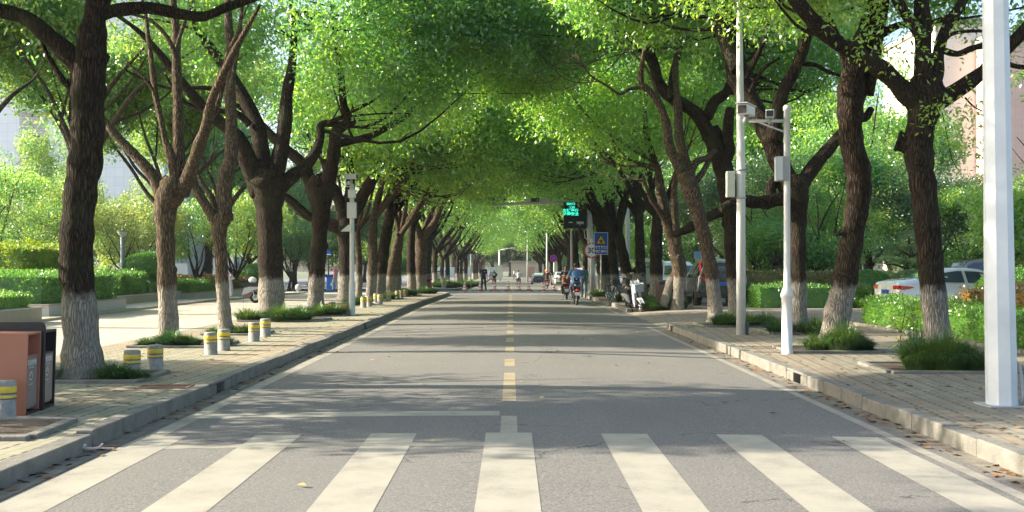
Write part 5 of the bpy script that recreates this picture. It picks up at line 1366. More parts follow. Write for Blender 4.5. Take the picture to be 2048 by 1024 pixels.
# ---- traffic signs
BLUE = mat("sign_blue", (.015, .11, .50), .35, var=.05); SWH = mat("sign_white", (.75, .77, .80), .35, var=.02); SY = mat("sign_yellow", (.80, .48, .02), .35, var=.04); SR = mat("sign_red", (.50, .05, .04), .4, var=.05); SBK = mat("sign_black", (.012, .012, .012), .5, var=0)
def tri(s, y, cx, cz): return [(cx - s / 2, cz - s * .289), (cx + s / 2, cz - s * .289), (cx, cz + s * .577)]
D = 55; e = empty("warning_sign", (TX(1202, D), D, gz(D) + .13), 0, "blue sign with yellow triangle reading slow down at the crossing", "road sign")
cz = (530 - 487) / F * D + H - gz(D) - .13; w, h = .70, 1.12
MB().cyl((0, .05, -.05), (0, .05, cz + .4), .035, n=10).build("post", WHITE, e)
pn = MB().box((0, 0, cz), (w, .02, h)).build("sign_panel", SWH, e, bevel=.008)
MB().box((0, -.0125, cz), (w - .05, .006, h - .05)).build("blue_face", BLUE, pn)
MB().prism(tri(.56, 0, 0, cz + .13), -.022, -.016, 'Y').build("triangle_border", SBK, pn)
MB().prism(tri(.46, 0, 0, cz + .13), -.028, -.0225, 'Y').build("triangle", SY, pn)
text("lettering", "慢", .17, SBK, pn, (0, -.03, cz + .10), extrude=.001, bold=.003)
text("lettering", "交叉路口", .155, SWH, pn, (0, -.018, cz - .20), extrude=.001, bold=.004)
text("lettering", "减速慢行", .155, SWH, pn, (0, -.018, cz - .41), extrude=.001, bold=.004)
D = 57; e = empty("speed_limit_sign", (TX(1183, D), D, gz(D) + .13), 0, "round red ringed 30 sign half behind the blue sign", "road sign")
cz = (530 - 501) / F * D + H - gz(D) - .13
MB().cyl((0, .05, -.05), (0, .05, cz + .6), .07, n=12).build("post", WHITE, e)
MB().lathe((0, 0, cz), [(0, -.012), (.40, -.012), (.40, .012), (0, .012)], 32, False, 'Y').build("sign_panel", SR, e)
MB().lathe((0, -.016, cz), [(0, -.004), (.325, -.004), (.325, .003), (0, .003)], 32, False, 'Y').build("white_face", SWH, e)
text("lettering", "30", .40, SBK, e, (-.01, -.024, cz - .01), extrude=.001, bold=.008)
D = 92; e = empty("no_stopping_sign", (TX(1107, D), D, gz(D) + .1), 0, "round blue sign with red rim on the far right pavement", "road sign")
cz = (530 - 517) / F * D + H - gz(D) - .1
MB().cyl((.04, .05, -.05), (.04, .05, cz), .045, n=8).build("post", WHITE, e)
MB().lathe((0, 0, cz), [(0, -.012), (.31, -.012), (.31, .012), (0, .012)], 28, False, 'Y').build("sign_panel", SR, e)
MB().lathe((0, -.016, cz), [(0, -.004), (.26, -.004), (.26, .003), (0, .003)], 28, False, 'Y').build("blue_face", mat("sign_violet_blue", (.06, .04, .45), .4, var=0), e)
m_ = Matrix.Rotation(math.radians(45), 3, 'Y'); MB().box((0, -.0225, cz), (.52, .003, .05), m=m_).box((0, -.0227, cz), (.05, .003, .52), m=m_).build("red_cross", SR, e)
D = 89; e = empty("traffic_sign_back", (TX(942, D), D, gz(D) + .1), 0, "round sign seen from its grey back beyond the crossing on the left", "road sign")
cz = (530 - 515) / F * D + H - gz(D) - .1
MB().cyl((0, -.05, -.05), (0, -.05, cz + .25), .04, n=8).build("post", GREYP, e); MB().lathe((0, 0, cz), [(0, -.012), (.32, -.012), (.32, .012), (0, .012)], 28, False, 'Y').build("sign_panel", GREYP, e)
MB().box((0, -.02, cz), (.5, .02, .04)).build("bracket", GREYP, e)
# small blue street sign and kiosk boards on the left
D = 76; e = empty("street_name_sign", (TX(657, D), D, gz(D) + .1), 0, "small blue and white name sign on a dark post behind the person in pink", "road sign")
cz = (530 - 505) / F * D + H - gz(D) - .1
MB().cyl((0, 0, -.05), (0, 0, cz), .05, n=8).build("post", DGREY, e); MB().box((0, -.06, cz + .02), (.34, .03, .26)).build("sign_panel", BLUE, e); MB().box((0, -.08, cz - .14), (.34, .02, .07)).build("white_strip", SWH, e)
D = 75; e = empty("recycling_box", (TX(662, D), D, gz(D) + .1), .2, "blue recycling box with arrow mark beside the person in pink", "recycling box")
MB().box((0, 0, .5), (.6, .5, 1.0)).build("body", mat("recycling_blue", (.03, .22, .62), .5, var=.05), e, bevel=.03); MB().box((0, 0, 1.04), (.68, .56, .1)).build("lid", mat("deep_blue", (.04, .03, .35), .5, var=.05), e, bevel=.02)
MB().prism([(-.5, 1.05), (-.3, 1.2), (-.3, 1.12), (.2, 1.12), (.2, .98), (-.3, .98), (-.3, .9)], -.32, -.29, 'Y').build("arrow_board", mat("violet_blue", (.06, .03, .45), .5, var=0), e)
MB().box((0, -.26, .45), (.14, .01, .14)).build("white_mark", SWH, e)
# parking sign on the right
D = 60; e = empty("parking_sign", (TX(1396, D), D, gz(D) + .1), 0, "pale blue sign board on a white stem behind the dark SUV", "road sign")
MB().box((0, 0, 1.1), (.28, .12, 2.4)).build("stem", WHITE, e); cz = (530 - 510) / F * D + H - gz(D) - .1
MB().box((0, -.02, cz), (.42 * 1.0, .1, .40)).build("sign_panel", mat("pale_sign_blue", (.25, .45, .75), .4, var=.1), e)
D = 58; e = empty("pole", (TX(1404, D), D, gz(D) + .1), 0, "thin grey pole rising behind the dark SUV's roof", "pole")
MB().cyl((0, 0, -.1), (0, 0, 3.8), .07, n=10).build("shaft", GREYP, e); MB().box((0, -.02, 3.4), (.5, .2, .4)).build("equipment_box", GREYP, e)
D = 95; e = empty("pole", (TX(1143, D), D, gz(D) + .1), 0, "light pole left of the gantry, beyond the crossing", "pole"); MB().tube([(0, 0, -.1), (0, 0, 4), (-.1, 0, 8)], [.11, .1, .07], 10).build("shaft", GREYP, e)
MB().tube([(-.1, 0, 8), (-1.2, 0, 8.4)], .04, 6).build("lamp_arm", GREYP, e)
for px, D, lab in ((1162 - 68, 120, "far white pole right of the dark sedan"), (1055, 150, "far white pole left of the dark sedan")):
    e = empty("pole", (TX(px, D), D, gz(D) + .1), 0, lab, "pole"); MB().tube([(0, 0, -.1), (0, 0, 3), (0, 0, 7)], [.12, .1, .07], 8).build("shaft", WHITE, e); MB().tube([(0, 0, 7), (-1.2, 0, 7.2)], .05, 6).build("lamp_arm", WHITE, e)
D = 170; e = empty("camera_post", (TX(999, D), D, gz(D) + .1), 0, "white pole with short arm at the far end of the road", "camera post"); MB().tube([(0, 0, -.1), (0, 0, 4.8)], [.2, .14], 8).tube([(0, 0, 4.7), (2.4, 0, 5.1)], [.1, .08], 6).build("shaft", WHITE, e)
MB().box((0, 0, 1.3), (.9, .5, 2.2)).build("cabinet", WHITE, e); MB().box((2.2, 0, 5.0), (.6, .4, .35)).build("camera_housing", WHITEP, e)

# gantry with cameras and message board
D = 62; gx = lambda px: TX(px, D) - TX(1180, D); gzz = lambda py: (530 - py) / F * D + H - gz(D) - .13
e = empty("camera_gantry", (TX(1180, D), D, gz(D) + .13), 0, "white camera gantry reaching over the road with a green lit message board", "gantry")
MB().tube([(.08, 0, -.05), (.06, 0, 2.5), (-.05, 0, 4.3), (-.1, 0, gzz(415)), (-.2, 0, gzz(407)), (-.45, 0, gzz(404))], [.20, .19, .17, .15, .13, .11], 14).build("mast", WHITE, e)
MB().tube([(-.45, 0, gzz(404)), (gx(1110), 0, gzz(405)), (gx(1047), 0, gzz(407)), (gx(980), 0, gzz(410))], [.11, .10, .085, .07], 12).build("boom", WHITE, e)
for px, s in ((985, 1.6), (1008, 1.5), (1056, 1.3), (1089, 1.8)):
    camera_unit(e, (gx(px), -.02, gzz(400)), math.radians(15 if px < 1050 else 85), s, px < 1050)
MB().box((gx(1070), -.05, gzz(400)), (.48, .2, .22)).build("flash_unit", DGREY, e, bevel=.02)
bd = MB().box((gx(1150), -.15, gzz(419)), (1.32, .16, .84)).build("message_board", BLACK, e, bevel=.01)
LED = mat("lit_led_green", (.05, .85, .62), .5, var=0, emis=.45)
for k, (t, s_, ox) in enumerate((("BIAO", .19, -.10), ("250", .18, -.03), ("车辆慢行", .20, -.12), ("注意安全", .20, -.10))):
    text("lit_lettering", t, s_, LED, bd, (gx(1145) + ox, -.235, gzz(419) + .30 - k * .19), extrude=.001, bold=.006, sx=1.1)
b2 = MB().box((gx(1150), -.1, gzz(445)), (1.30, .14, .70)).build("dark_board", mat("dark_blue_board", (.012, .018, .03), .4, var=.1), e, bevel=.01)
MB().box((gx(1150) - .25, -.18, gzz(445)), (.22, .01, .05)).build("board_label", SWH, b2)
camera_unit(e, (gx(1159), -.3, gzz(446)), math.radians(-70), 1.2, False)
for py in (412, 420, 428): MB().lathe((-.07, 0, gzz(py)), [(.165, -.015), (.18, -.015), (.18, .015), (.165, .015)], 12).build("clamp_band", DGREY, e)
MB().tube([(-.1, -.2, gzz(455)), (-.35, -.2, gzz(462)), (-.3, -.2, gzz(475)), (-.05, -.15, gzz(483))], .02, 6).build("cable", WHITEP, e)

# red bin, brown bin, stone balls
e = empty("dustbin", (TX(855, 64), 64, gz(64) + .13), .1, "red brown dustbin behind the last tree of the near left row", "dustbin"); MB().box((0, 0, .5), (.42, .5, 1.0)).build("body", mat("red_brown_bin", (.36, .09, .06), .6, var=.1), e, bevel=.02); MB().box((0, 0, 1.03), (.46, .54, .05)).build("lid", DGREY, e)
MB().box((0, -.26, .75), (.3, .02, .14)).build("slot", BLACK, e)
e = empty("dustbin", (TX(1322, 38.2), 38.2, gz(38.2) + .13), -.15, "narrow brown dustbin beside the forked pale tree", "dustbin")
MB().prism([(-.13, 0), (.13, 0), (.19, .92), (-.19, .92)], -.16, .16, 'Y').build("body", mat("mauve_brown_bin", (.16, .085, .07), .6, var=.1), e, bevel=.01); MB().box((.1, 0, .80), (.42, .36, .3)).build("hood", mat("grey_brown_bin", (.12, .10, .10), .6, var=.1), e, bevel=.015); MB().box((.1, -.19, .84), (.3, .02, .1)).build("slot", BLACK, e)
for px, py, s, lab in ((597, 573, 1, "pale stone ball at the edge of the far plaza"), (568, 571, 1, "stone ball half hidden by the thickest left trunk")):
    D = 66; e = empty("stone_ball", (TX(px, D), D, gz(D) + .2), 0, lab, "stone ball", "stone balls at the far plaza edge")
    MB().lathe((0, 0, 0), [(.2, -.05), (.2, .04), (.12, .07), (0, .07)], 14).build("base", GRANITEB, e); MB().ell((0, 0, .25), .21, 16, 12).build("ball", GRANITE, e)
# cones
cn = empty("traffic_cone"); CR = mat("cone_red", (.62, .12, .06), .5, var=.15); CW = mat("cone_white", (.72, .70, .68), .45, var=.08)
MB().box((0, 0, .02), (.46, .46, .04)).build("rubber_base", RUBBER, cn, bevel=.015)
hs = [(0.04, .17), (.14, .145), (.24, .122), (.34, .1), (.44, .078), (.54, .056), (.62, .04), (.70, .032)]
for i in range(7):
    (z0, r0), (z1, r1) = hs[i], hs[i + 1]
    MB().lathe((0, 0, 0), [(r0, z0), (r1, z1)] + ([(0, z1)] if i == 6 else []), 18).build("cone_band" if i != 6 else "cone_tip", CR if i % 2 == 0 else CW, cn)
CL = ["first", "second", "third", "fourth", "fifth", "sixth", "seventh", "last"]
for i, px in enumerate((929, 960, 989, 1016, 1038, 1057, 1087, 1108)):
    c = cn if i == 0 else copy_tree(cn); D = 80.5 + (i % 3) * .15; c.location = (TX(px, D), D, gz(D) + camber(TX(px, D)) * (abs(TX(px, D)) < 3.6)); c.rotation_euler = (0, 0, i * .4)
    tag(c, "red and white cone, %s from the left in the row across the road" % CL[i], "traffic cone", "traffic cones closing the far crossing")
# ------------------------------------------------------------------ vehicles
def interp(stn, y):
    ys = [s[0] for s in stn]; y = min(max(y, ys[0]), ys[-1])
    i = max(0, min(len(ys) - 2, next((k for k in range(len(ys) - 1) if ys[k + 1] >= y), len(ys) - 2)))
    t = (y - ys[i]) / (ys[i + 1] - ys[i]); t2 = t * t * (3 - 2 * t) * .5 + t * .5
    return [a + (b - a) * (t if k == 0 else t2) for k, (a, b) in enumerate(zip(stn[i], stn[i + 1]))]
def ring(p):
    y, zs, zb, hs, hb, zr, hr = p
    R = [(hs * .90, zs), (hs, zs + .07), (hs + .01, zs + (zb - zs) * .5), (hb + .01, zb - .06), (hb - .01, zb), (hb + (hr - hb) * .5, zb + (zr - zb) * .5), (hr + .01, zr - .06 * min(1, (zr - zb) * 4)), (hr * .86, zr - .004), (hr * .45, zr + .012), (0, zr + .018)]
    pts = []
    for i in range(len(R) - 1):
        p0 = R[max(i - 1, 0)]; p1 = R[i]; p2 = R[i + 1]; p3 = R[min(i + 2, len(R) - 1)]
        for t in (0, .5):
            pts.append(tuple(.5 * (2 * p1[k] + (-p0[k] + p2[k]) * t + (2 * p0[k] - 5 * p1[k] + 4 * p2[k] - p3[k]) * t * t + (-p0[k] + 3 * p1[k] - 3 * p2[k] + p3[k]) * t ** 3) for k in (0, 1)))
    pts.append(R[-1])
    return pts
SEDAN = [(-2.36, .42, .86, .70, .70, .90, .64), (-2.30, .30, .96, .82, .78, 1.02, .70), (-2.05, .24, 1.0, .88, .84, 1.09, .70), (-1.65, .22, 1.01, .90, .86, 1.13, .66), (-.95, .20, .99, .90, .86, 1.38, .58), (-.3, .20, .97, .90, .86, 1.46, .58), (.4, .20, .95, .90, .86, 1.43, .58), (.95, .20, .94, .90, .86, 1.24, .62), (1.4, .22, .92, .90, .85, 1.0, .70), (1.95, .24, .84, .87, .80, .89, .68), (2.25, .28, .70, .78, .70, .75, .62), (2.36, .40, .58, .62, .6, .62, .5)]
SUV = [(-2.2, .45, .95, .78, .76, 1.0, .70), (-2.16, .32, 1.05, .88, .84, 1.20, .72), (-2.0, .30, 1.08, .91, .88, 1.50, .66), (-1.7, .28, 1.08, .92, .89, 1.64, .64), (-1.0, .26, 1.06, .92, .89, 1.70, .64), (0, .26, 1.04, .92, .89, 1.70, .64), (.6, .26, 1.03, .92, .89, 1.62, .64), (1.1, .26, 1.03, .92, .88, 1.30, .68), (1.4, .26, 1.02, .92, .88, 1.10, .74), (1.95, .28, .96, .90, .84, 1.02, .72), (2.2, .30, .80, .84, .78, .86, .70), (2.28, .42, .64, .7, .66, .7, .6)]
VAN = [(-2.25, .45, 1.1, .76, .76, 1.4, .70), (-2.2, .34, 1.15, .84, .82, 1.75, .72), (-1.9, .30, 1.15, .86, .84, 1.86, .70), (-.5, .28, 1.12, .87, .85, 1.90, .70), (.9, .28, 1.1, .87, .85, 1.84, .68), (1.45, .28, 1.08, .87, .84, 1.50, .70), (1.85, .30, 1.02, .86, .82, 1.12, .72), (2.1, .32, .88, .82, .78, .94, .68), (2.2, .45, .7, .7, .68, .74, .6)]
def car(name, label, loc, rz, stn, paint, glass=GLASSD, cat="car", wr=.32, plate=PLATEB, axle=1.35, front=True, rear_glass=None, red_pillar=False, group=None, tail=None):
    e = empty(name, loc, rz, label, cat, group)
    y0, y1 = stn[0][0], stn[-1][0]; n = 44
    ys = [y0 + (y1 - y0) * (.5 - .5 * math.cos(math.pi * i / n)) for i in range(n + 1)]
    V = []; Fc = []
    for y in ys:
        r = ring(interp(stn, y)); full = [(-x, z) for x, z in r] + [(x, z) for x, z in reversed(r[:-1])]
        V += [(x, y, z) for x, z in full]
    m = len(full)
    for i in range(n):
        for k in range(m):
            a = i * m + k; b = i * m + (k + 1) % m
            Fc.append((a, b, b + m, a + m))
    mb = MB().add(V, Fc, True); mb.add([V[i] for i in range(m)], [tuple(range(m))]); mb.add([V[n * m + i] for i in range(m)], [tuple(reversed(range(m)))])
    body = mb.build("body", paint, e)
    def side_pt(y, t, s, off=.032):
        p = interp(stn, y); zb, hb, zr, hr = p[2], p[4], p[5], p[6]
        return (s * (hb - .01 + (hr + .01 - hb + .01) * t + off), y, zb + (zr - .06 - zb) * t + .0)
    def win(nm, a, b, s, lo=.10, hi=.93):
        k = 6; P1 = []; P2 = []
        for i in range(k + 1):
            y = a + (b - a) * i / k; zr = interp(stn, y)
            if zr[5] - zr[2] < .16: continue
            P1.append(side_pt(y, lo, s)); P2.append(side_pt(y, hi, s))
        if len(P1) < 2: return
        vs = P1 + P2[::-1]; MB().add(vs, [tuple(range(len(vs)))] if s < 0 else [tuple(reversed(range(len(vs))))]).build(nm, glass, e)
    ga = next(s[0] for s in stn if s[5] - s[2] > .3); gb = [s[0] for s in stn if s[5] - s[2] > .2][-1]
    for s in (-1, 1):
        L = gb - ga; c1 = ga + L * .42
        win("side_window", ga - .22, c1 - .05, s); win("side_window", c1 + .05, gb + .12, s)
        MB().box((s * .0 + s * (interp(stn, c1)[4] + .0), c1, (interp(stn, 0)[1] + interp(stn, 0)[2]) / 2), (.012, .012, .5)).build("door_gap", BLACK, e)
        for c2 in (c1 - .12, c1 + .95): MB().box((s * (interp(stn, c2)[4] + .018), c2, interp(stn, c2)[2] - .12), (.02, .17, .03)).build("door_handle", paint, e)
        mr = MB().ell((s * (interp(stn, gb)[4] + .12), gb - .12, interp(stn, gb)[2] + .08), (.11, .07, .075), 10, 8).build("wing_mirror", paint, e)
    def across(nm, ya, yb, m_, w=.93, off=.014, lo=0):
        k = 5; vs = []
        for i in range(k + 1):
            p = interp(stn, ya + (yb - ya) * i / k); vs.append((-p[6] * w, p[0], p[5] + off - .012)); 
        for i in range(k + 1):
            p = interp(stn, yb + (ya - yb) * i / k); vs.append((p[6] * w, p[0], p[5] + off - .012))
        nn = k + 1; fs = []
        vs2 = []
        for i in range(nn):
            p = interp(stn, ya + (yb - ya) * i / k)
            for q in (-1, -.5, 0, .5, 1): vs2.append((p[6] * w * q, p[0], p[5] + off + .014 * (1 - q * q)))
        for i in range(nn - 1):
            for q in range(4): fs.append((i * 5 + q, i * 5 + q + 1, i * 5 + q + 6, i * 5 + q + 5))
        MB().add(vs2, fs, True).build(nm, m_, e)
    across("windscreen", gb - .28, gb + .38 if stn is not VAN else gb + .1, glass)
    rg = rear_glass or glass
    if stn is SEDAN: across("rear_window", -1.62, -.98, rg)
    else:
        a, b = stn[1], stn[3]
        MB().add([(-.62, y0 + .03, 1.12), (.62, y0 + .03, 1.12), (.56, y0 + .20, a[2] + (b[5] - a[2]) * .86), (-.56, y0 + .20, a[2] + (b[5] - a[2]) * .86)], [(0, 1, 2, 3)]).build("rear_window", rg, e)
    for s in (-1, 1):
        for yy in (-axle, axle):
            MB().lathe((s * .80, yy, wr), [(0, -.112), (wr + .05, -.112), (wr + .05, .112), (0, .112)], 24, True, 'X').build("wheel_arch", BLACK, e)
            w_ = MB().lathe((s * .845, yy, wr), [(wr * .6, -.09), (wr * .96, -.09), (wr, -.06), (wr, .06), (wr * .96, .085), (wr * .6, .085)], 26, True, 'X').build("wheel", RUBBER, e)
            mb = MB().lathe((s * .89, yy, wr), [(0, -.02), (wr * .22, -.02), (wr * .22, .03), (0, .03)], 12, True, 'X').torus((s * .905, yy, wr), wr * .60, .015, 'X', 24, 6)
            for k in range(5):
                a = k * 2 * math.pi / 5; mb.bar((s * .9, yy, wr), (s * .9, yy + math.cos(a) * wr * .6, wr + math.sin(a) * wr * .6), .045, .03)
            mb.build("rim", CHROME, w_)
        # lamps
        zt = interp(stn, y0 + .1)[2] - .10; tl = tail or (.30, .13)
        MB().box((s * (.80 - tl[0] / 2), y0 + .055, zt), (tl[0], .12, tl[1]), rz=s * .12).build("tail_lamp", REDL, e, bevel=.02)
        if stn is SEDAN: MB().prism([(y0 + .05, zt + .06), (y0 + .42, zt + .03), (y0 + .50, zt), (y0 + .3, zt - .05), (y0 + .05, zt - .07)], s * .845, s * .885, 'X').build("tail_lamp", REDL, e)
        if red_pillar: MB().prism([(y0 + .0, 1.02), (y0 + .17, 1.02), (y0 + .42, 1.6), (y0 + .30, 1.6)], s * .74, s * .80, 'X').build("tail_lamp", REDL, e)
        zf = interp(stn, y1 - .15)[2] - .06
        MB().box((s * .60, y1 - .10, zf), (.30, .14, .12), rz=-s * .35).build("headlamp", mat("lamp_glass", (.55, .6, .62), .08, var=0, coat=1), e, bevel=.02)
        MB().cyl((s * .5, y0 + .1, .25), (s * .5, y0 - .02, .25), .03, n=8).build("exhaust", DGREY, e)
    MB().box((0, y1 - .02, .58), (.9, .06, .16)).build("grille", BLACK, e, bevel=.01); MB().box((0, y1 + .005, .42), (.44, .03, .13)).build("number_plate", plate, e)
    MB().box((0, y0 - .012, .72 if stn is SEDAN else .80), (.44, .025, .13)).build("number_plate", plate, e)
    MB().box((0, y0 + .03, .38), (1.4, .10, .14)).build("bumper_trim", BLACK, e, bevel=.02)
    return e
CWH = mat("white_car_paint", (.78, .79, .80), .25, var=.02, coat=1); CGR = mat("dark_green_grey_car_paint", (.035, .044, .046), .25, metal=.3, var=.05, coat=1)
CSI = mat("silver_car_paint", (.36, .34, .30), .3, metal=.5, var=.04, coat=1); CBL = mat("navy_car_paint", (.012, .02, .06), .22, var=.03, coat=1); CRD = mat("pinkish_car_paint", (.45, .18, .2), .3, var=.03, coat=1)
car("parked_suv", "dark grey SUV parked with its rear to the camera, behind the slender curved tree", (7.62, 41.3, gz(41) + .13), -.04, SUV, CGR, wr=.35, red_pillar=True)
car("parked_sedan", "white sedan with red tail lamp parked behind the right hedge", (14.0, 34.6, .05), math.radians(-82), SEDAN, CWH, GLASSB)
car("parked_van", "white van at the right picture edge behind the thick pole", (18.75, 36.0, .13), math.radians(-92), VAN, CWH, GLASSB, cat="van")
car("parked_hatchback", "dark grey car showing between the white sedan and the thick pole", (18.9, 41.5, .13), math.radians(-90), SUV, mat("grey_car_paint", (.10, .11, .11), .3, var=.03, coat=1), GLASSD)
car("parked_van", "silver van parked facing the camera behind the white scooter", (6.75, 54.5, gz(54) + .13), math.pi + .05, VAN, CSI, GLASSD, cat="van", plate=PLATEB)
car("parked_suv", "white SUV parked facing the camera behind the forked tree", (7.35, 49.0, gz(49) + .13), math.pi - .03, SUV, CWH, GLASSD, wr=.35)
car("parked_sedan", "white car with pinkish bonnet behind the bicycles", (7.2, 74.5, gz(74)), math.pi, SUV, CWH, GLASSD)
car("driving_sedan", "dark navy sedan driving away beyond the cones", (TX(1078, 133), 135, gz(135)), 0, SEDAN, CBL, mat("pale_reflecting_glass", (.35, .42, .42), .15, var=.3, vscale=3), axle=1.35)
car("parked_sedan", "white car parked at the far right kerb behind the rider in the orange hat", (5.1, 112, gz(112) + .02), 0.03, SEDAN, CWH, GLASSB)
car("parked_sedan", "small pale violet roofed car behind the two scooters", (5.95, 91, gz(91) + .05), 0, SUV, mat("violet_white_paint", (.5, .46, .62), .3, var=.03), GLASSD)
car("parked_sedan", "dark blue car behind the left hedge, beside the garden lamp", (TX(205, 60), 60, gz(60) + .1), math.radians(90), SEDAN, CBL, GLASSB)
car("parked_sedan", "grey car behind the yellow green trees on the left", (TX(300, 64), 64, gz(64) + .1), math.radians(90), SEDAN, mat("blue_grey_car_paint", (.18, .22, .28), .3, var=.03, coat=1), GLASSB)
car("parked_sedan", "pale car behind the propped young trees", (TX(1690, 58), 58, gz(58) + .1), math.radians(-90), SEDAN, mat("pale_blue_paint", (.4, .46, .55), .3, var=.03, coat=1), GLASSB)
car("parked_sedan", "white car in the side road left of the far row", (TX(868, 150), 150, gz(150) + .1), .2, SUV, CWH, GLASSD)

def wheel(par, y, r, w, z=None, name="wheel", rimm=CHROME, spokes=5, x=0):
    z = r if z is None else z
    o = MB().torus((x, y, z), r - w * .5, w * .5, 'X', 30, 8).build(name, RUBBER, par)
    mb = MB().torus((x, y, z), r - w * 1.05, .012, 'X', 26, 6).lathe((x, y, z), [(0, -.04), (.045, -.04), (.045, .04), (0, .04)], 12, True, 'X')
    for k in range(spokes):
        a = 2 * math.pi * k / spokes; mb.bar((x, y, z), (x, y + math.cos(a) * (r - w), z + math.sin(a) * (r - w)), .022 if spokes < 9 else .004, .03 if spokes < 9 else .004)
    mb.build("rim", rimm, o)
    return o
def scooter(label, loc, rz, bodym, dark, seatm, lean=0.0, basket=False, red=None, plate=PLATEW, box=False, helmet=False, name="electric_scooter", group=None):
    e = empty(name, loc, rz, label, "scooter", group); e.rotation_euler = (0, lean, rz)
    red = red or bodym
    wheel(e, .62, .22, .085, name="front_wheel"); wheel(e, -.60, .22, .10, name="rear_wheel")
    MB().tube([(0, .62, .22), (.0, .50, .62), (0, .42, .98)], [.022, .028, .024], 8).bar((-.065, .62, .22), (-.065, .53, .52), .03).bar((.065, .62, .22), (.065, .53, .52), .03).build("front_fork", dark, e)
    MB().prism([(.40, .42), (.56, .50), (.76, .44), (.86, .32), (.82, .33), (.72, .40), (.58, .455)], -.065, .065).build("front_fender", bodym, e, bevel=.01)
    MB().prism([(.32, .26), (.40, .24), (.50, .60), (.49, .94), (.40, .98), (.37, .7)], -.13, .13).build("leg_shield", bodym, e, bevel=.04)
    MB().box((0, .05, .26), (.27, .62, .06)).build("floor_board", dark, e, bevel=.015)
    MB().prism([(-.82, .58), (-.22, .66), (-.16, .30), (-.40, .26), (-.52, .47), (-.70, .47)], -.09, .09).build("rear_body", dark, e, bevel=.03)
    for s in (-1, 1): MB().prism([(-.84, .60), (-.5, .66), (-.20, .56), (-.12, .34), (-.30, .38), (-.56, .52)], s * .092, s * .135).build("side_panel", bodym, e, bevel=.015)
    MB().prism([(-.86, .36), (-.80, .50), (-.60, .53), (-.40, .46), (-.42, .42), (-.60, .48), (-.76, .44)], -.07, .07).build("rear_fender", red, e, bevel=.01)
    MB().prism([(-.78, .66), (-.74, .75), (-.30, .78), (-.14, .74), (-.16, .67), (-.5, .66)], -.135, .135).build("seat", seatm, e, bevel=.03)
    MB().tube([(-.33, .26, 1.02), (-.24, .36, 1.03), (-.08, .40, .99), (.08, .40, .99), (.24, .36, 1.03), (.33, .26, 1.02)], .014, 7).build("handlebar", dark, e)
    MB().prism([(.28, .96), (.40, 1.08), (.50, 1.0), (.48, .9), (.36, .92)], -.12, .12).build("headlamp_cowl", bodym, e, bevel=.03)
    MB().ell((0, .505, .97), (.065, .03, .05), 12, 8).build("headlamp", mat("lamp_glass", (.55, .6, .62), .08, var=0, coat=1), e)
    for s in (-1, 1):
        MB().tube([(s * .25, .36, 1.03), (s * .31, .37, 1.16)], .007, 5).ell((s * .33, .37, 1.2), (.055, .012, .04), 10, 6).build("mirror", BLACK, e)
        MB().tube([(s * .25, .34, 1.03), (s * .33, .25, 1.02)], .02, 7).build("grip", BLACK, e)
        MB().bar((s * .10, -.60, .22), (s * .11, -.52, .52), .03).build("shock_absorber", CHROME, e)
        MB().ell((s * .12, -.83, .55), (.03, .03, .025), 8, 6).build("indicator", mat("amber_lens", (.7, .25, .02), .2, var=0), e)
    MB().ell((0, -.83, .60), (.08, .04, .045), 12, 8).build("tail_lamp", REDL, e)
    MB().box((0, -.88, .46), (.19, .012, .13)).build("number_plate", plate, e)
    MB().bar((-.10, -.15, .24), (-.2, -.2, .02), .018).build("stand", dark, e)
    MB().tube([(-.09, -.62, .74), (-.11, -.86, .80), (.11, -.86, .80), (.09, -.62, .74)], .012, 6).build("grab_rail", CHROME, e)
    if basket:
        MB().prism([(.50, .70), (.56, .96), (.82, .96), (.76, .70)], -.15, .15).build("basket", mat("pale_grey_basket", (.24, .29, .34), .45, var=.06), e, bevel=.02)
    if box:
        MB().box((0, -.88, .96), (.36, .32, .26)).build("top_box", box if not isinstance(box, bool) else BLACK, e, bevel=.04)
    if helmet: MB().ell((0, -.5, .89), (.13, .16, .13), 16, 10).build("helmet", mat("white_helmet", (.55, .58, .6), .3, var=.05), e)
    return e
SW = mat("white_scooter_plastic", (.44, .45, .47), .3, var=.04, coat=.6); SB = mat("black_scooter_plastic", (.03, .03, .035), .3, var=.1, coat=.5); SPK = mat("pink_scooter_plastic", (.5, .08, .16), .35, var=.05)
scooter("white scooter with grey front basket parked leaning at the right kerb", (4.2, 37.2, .02), math.pi + .22, SW, BLACK, BLACK, lean=.16, basket=True)
s_ = scooter("red and white scooter with a helmet on its seat, parked on the left plaza", (TX(480, 42.8), 42.8, gz(43) + .13), math.radians(88), SW, mat("slate_plastic", (.10, .14, .18), .45, var=.1), BLACK, basket=True, red=RED, helmet=True)
MB().tube([(-.05, .2, .25), (-.07, -.2, .27), (-.07, -.45, .33)], [.03, .035, .03], 8).tube([(.05, .2, .25), (.07, -.2, .27), (.07, -.45, .33)], [.03, .035, .03], 8).build("frame_tube", RED, s_)
rng = np.random.RandomState(2)
V = leaf_verts(np.array([(.2, .45, 1.05), (.2, .45, .98), (.22, .5, 1.1)]), 20, .07, .07, rng, aspect=.8); np_mesh("pinwheel_ribbon", V, len(V) // 4, 4, mat("pink_ribbon", (.6, .2, .3), .6, var=.3, vscale=30), s_)

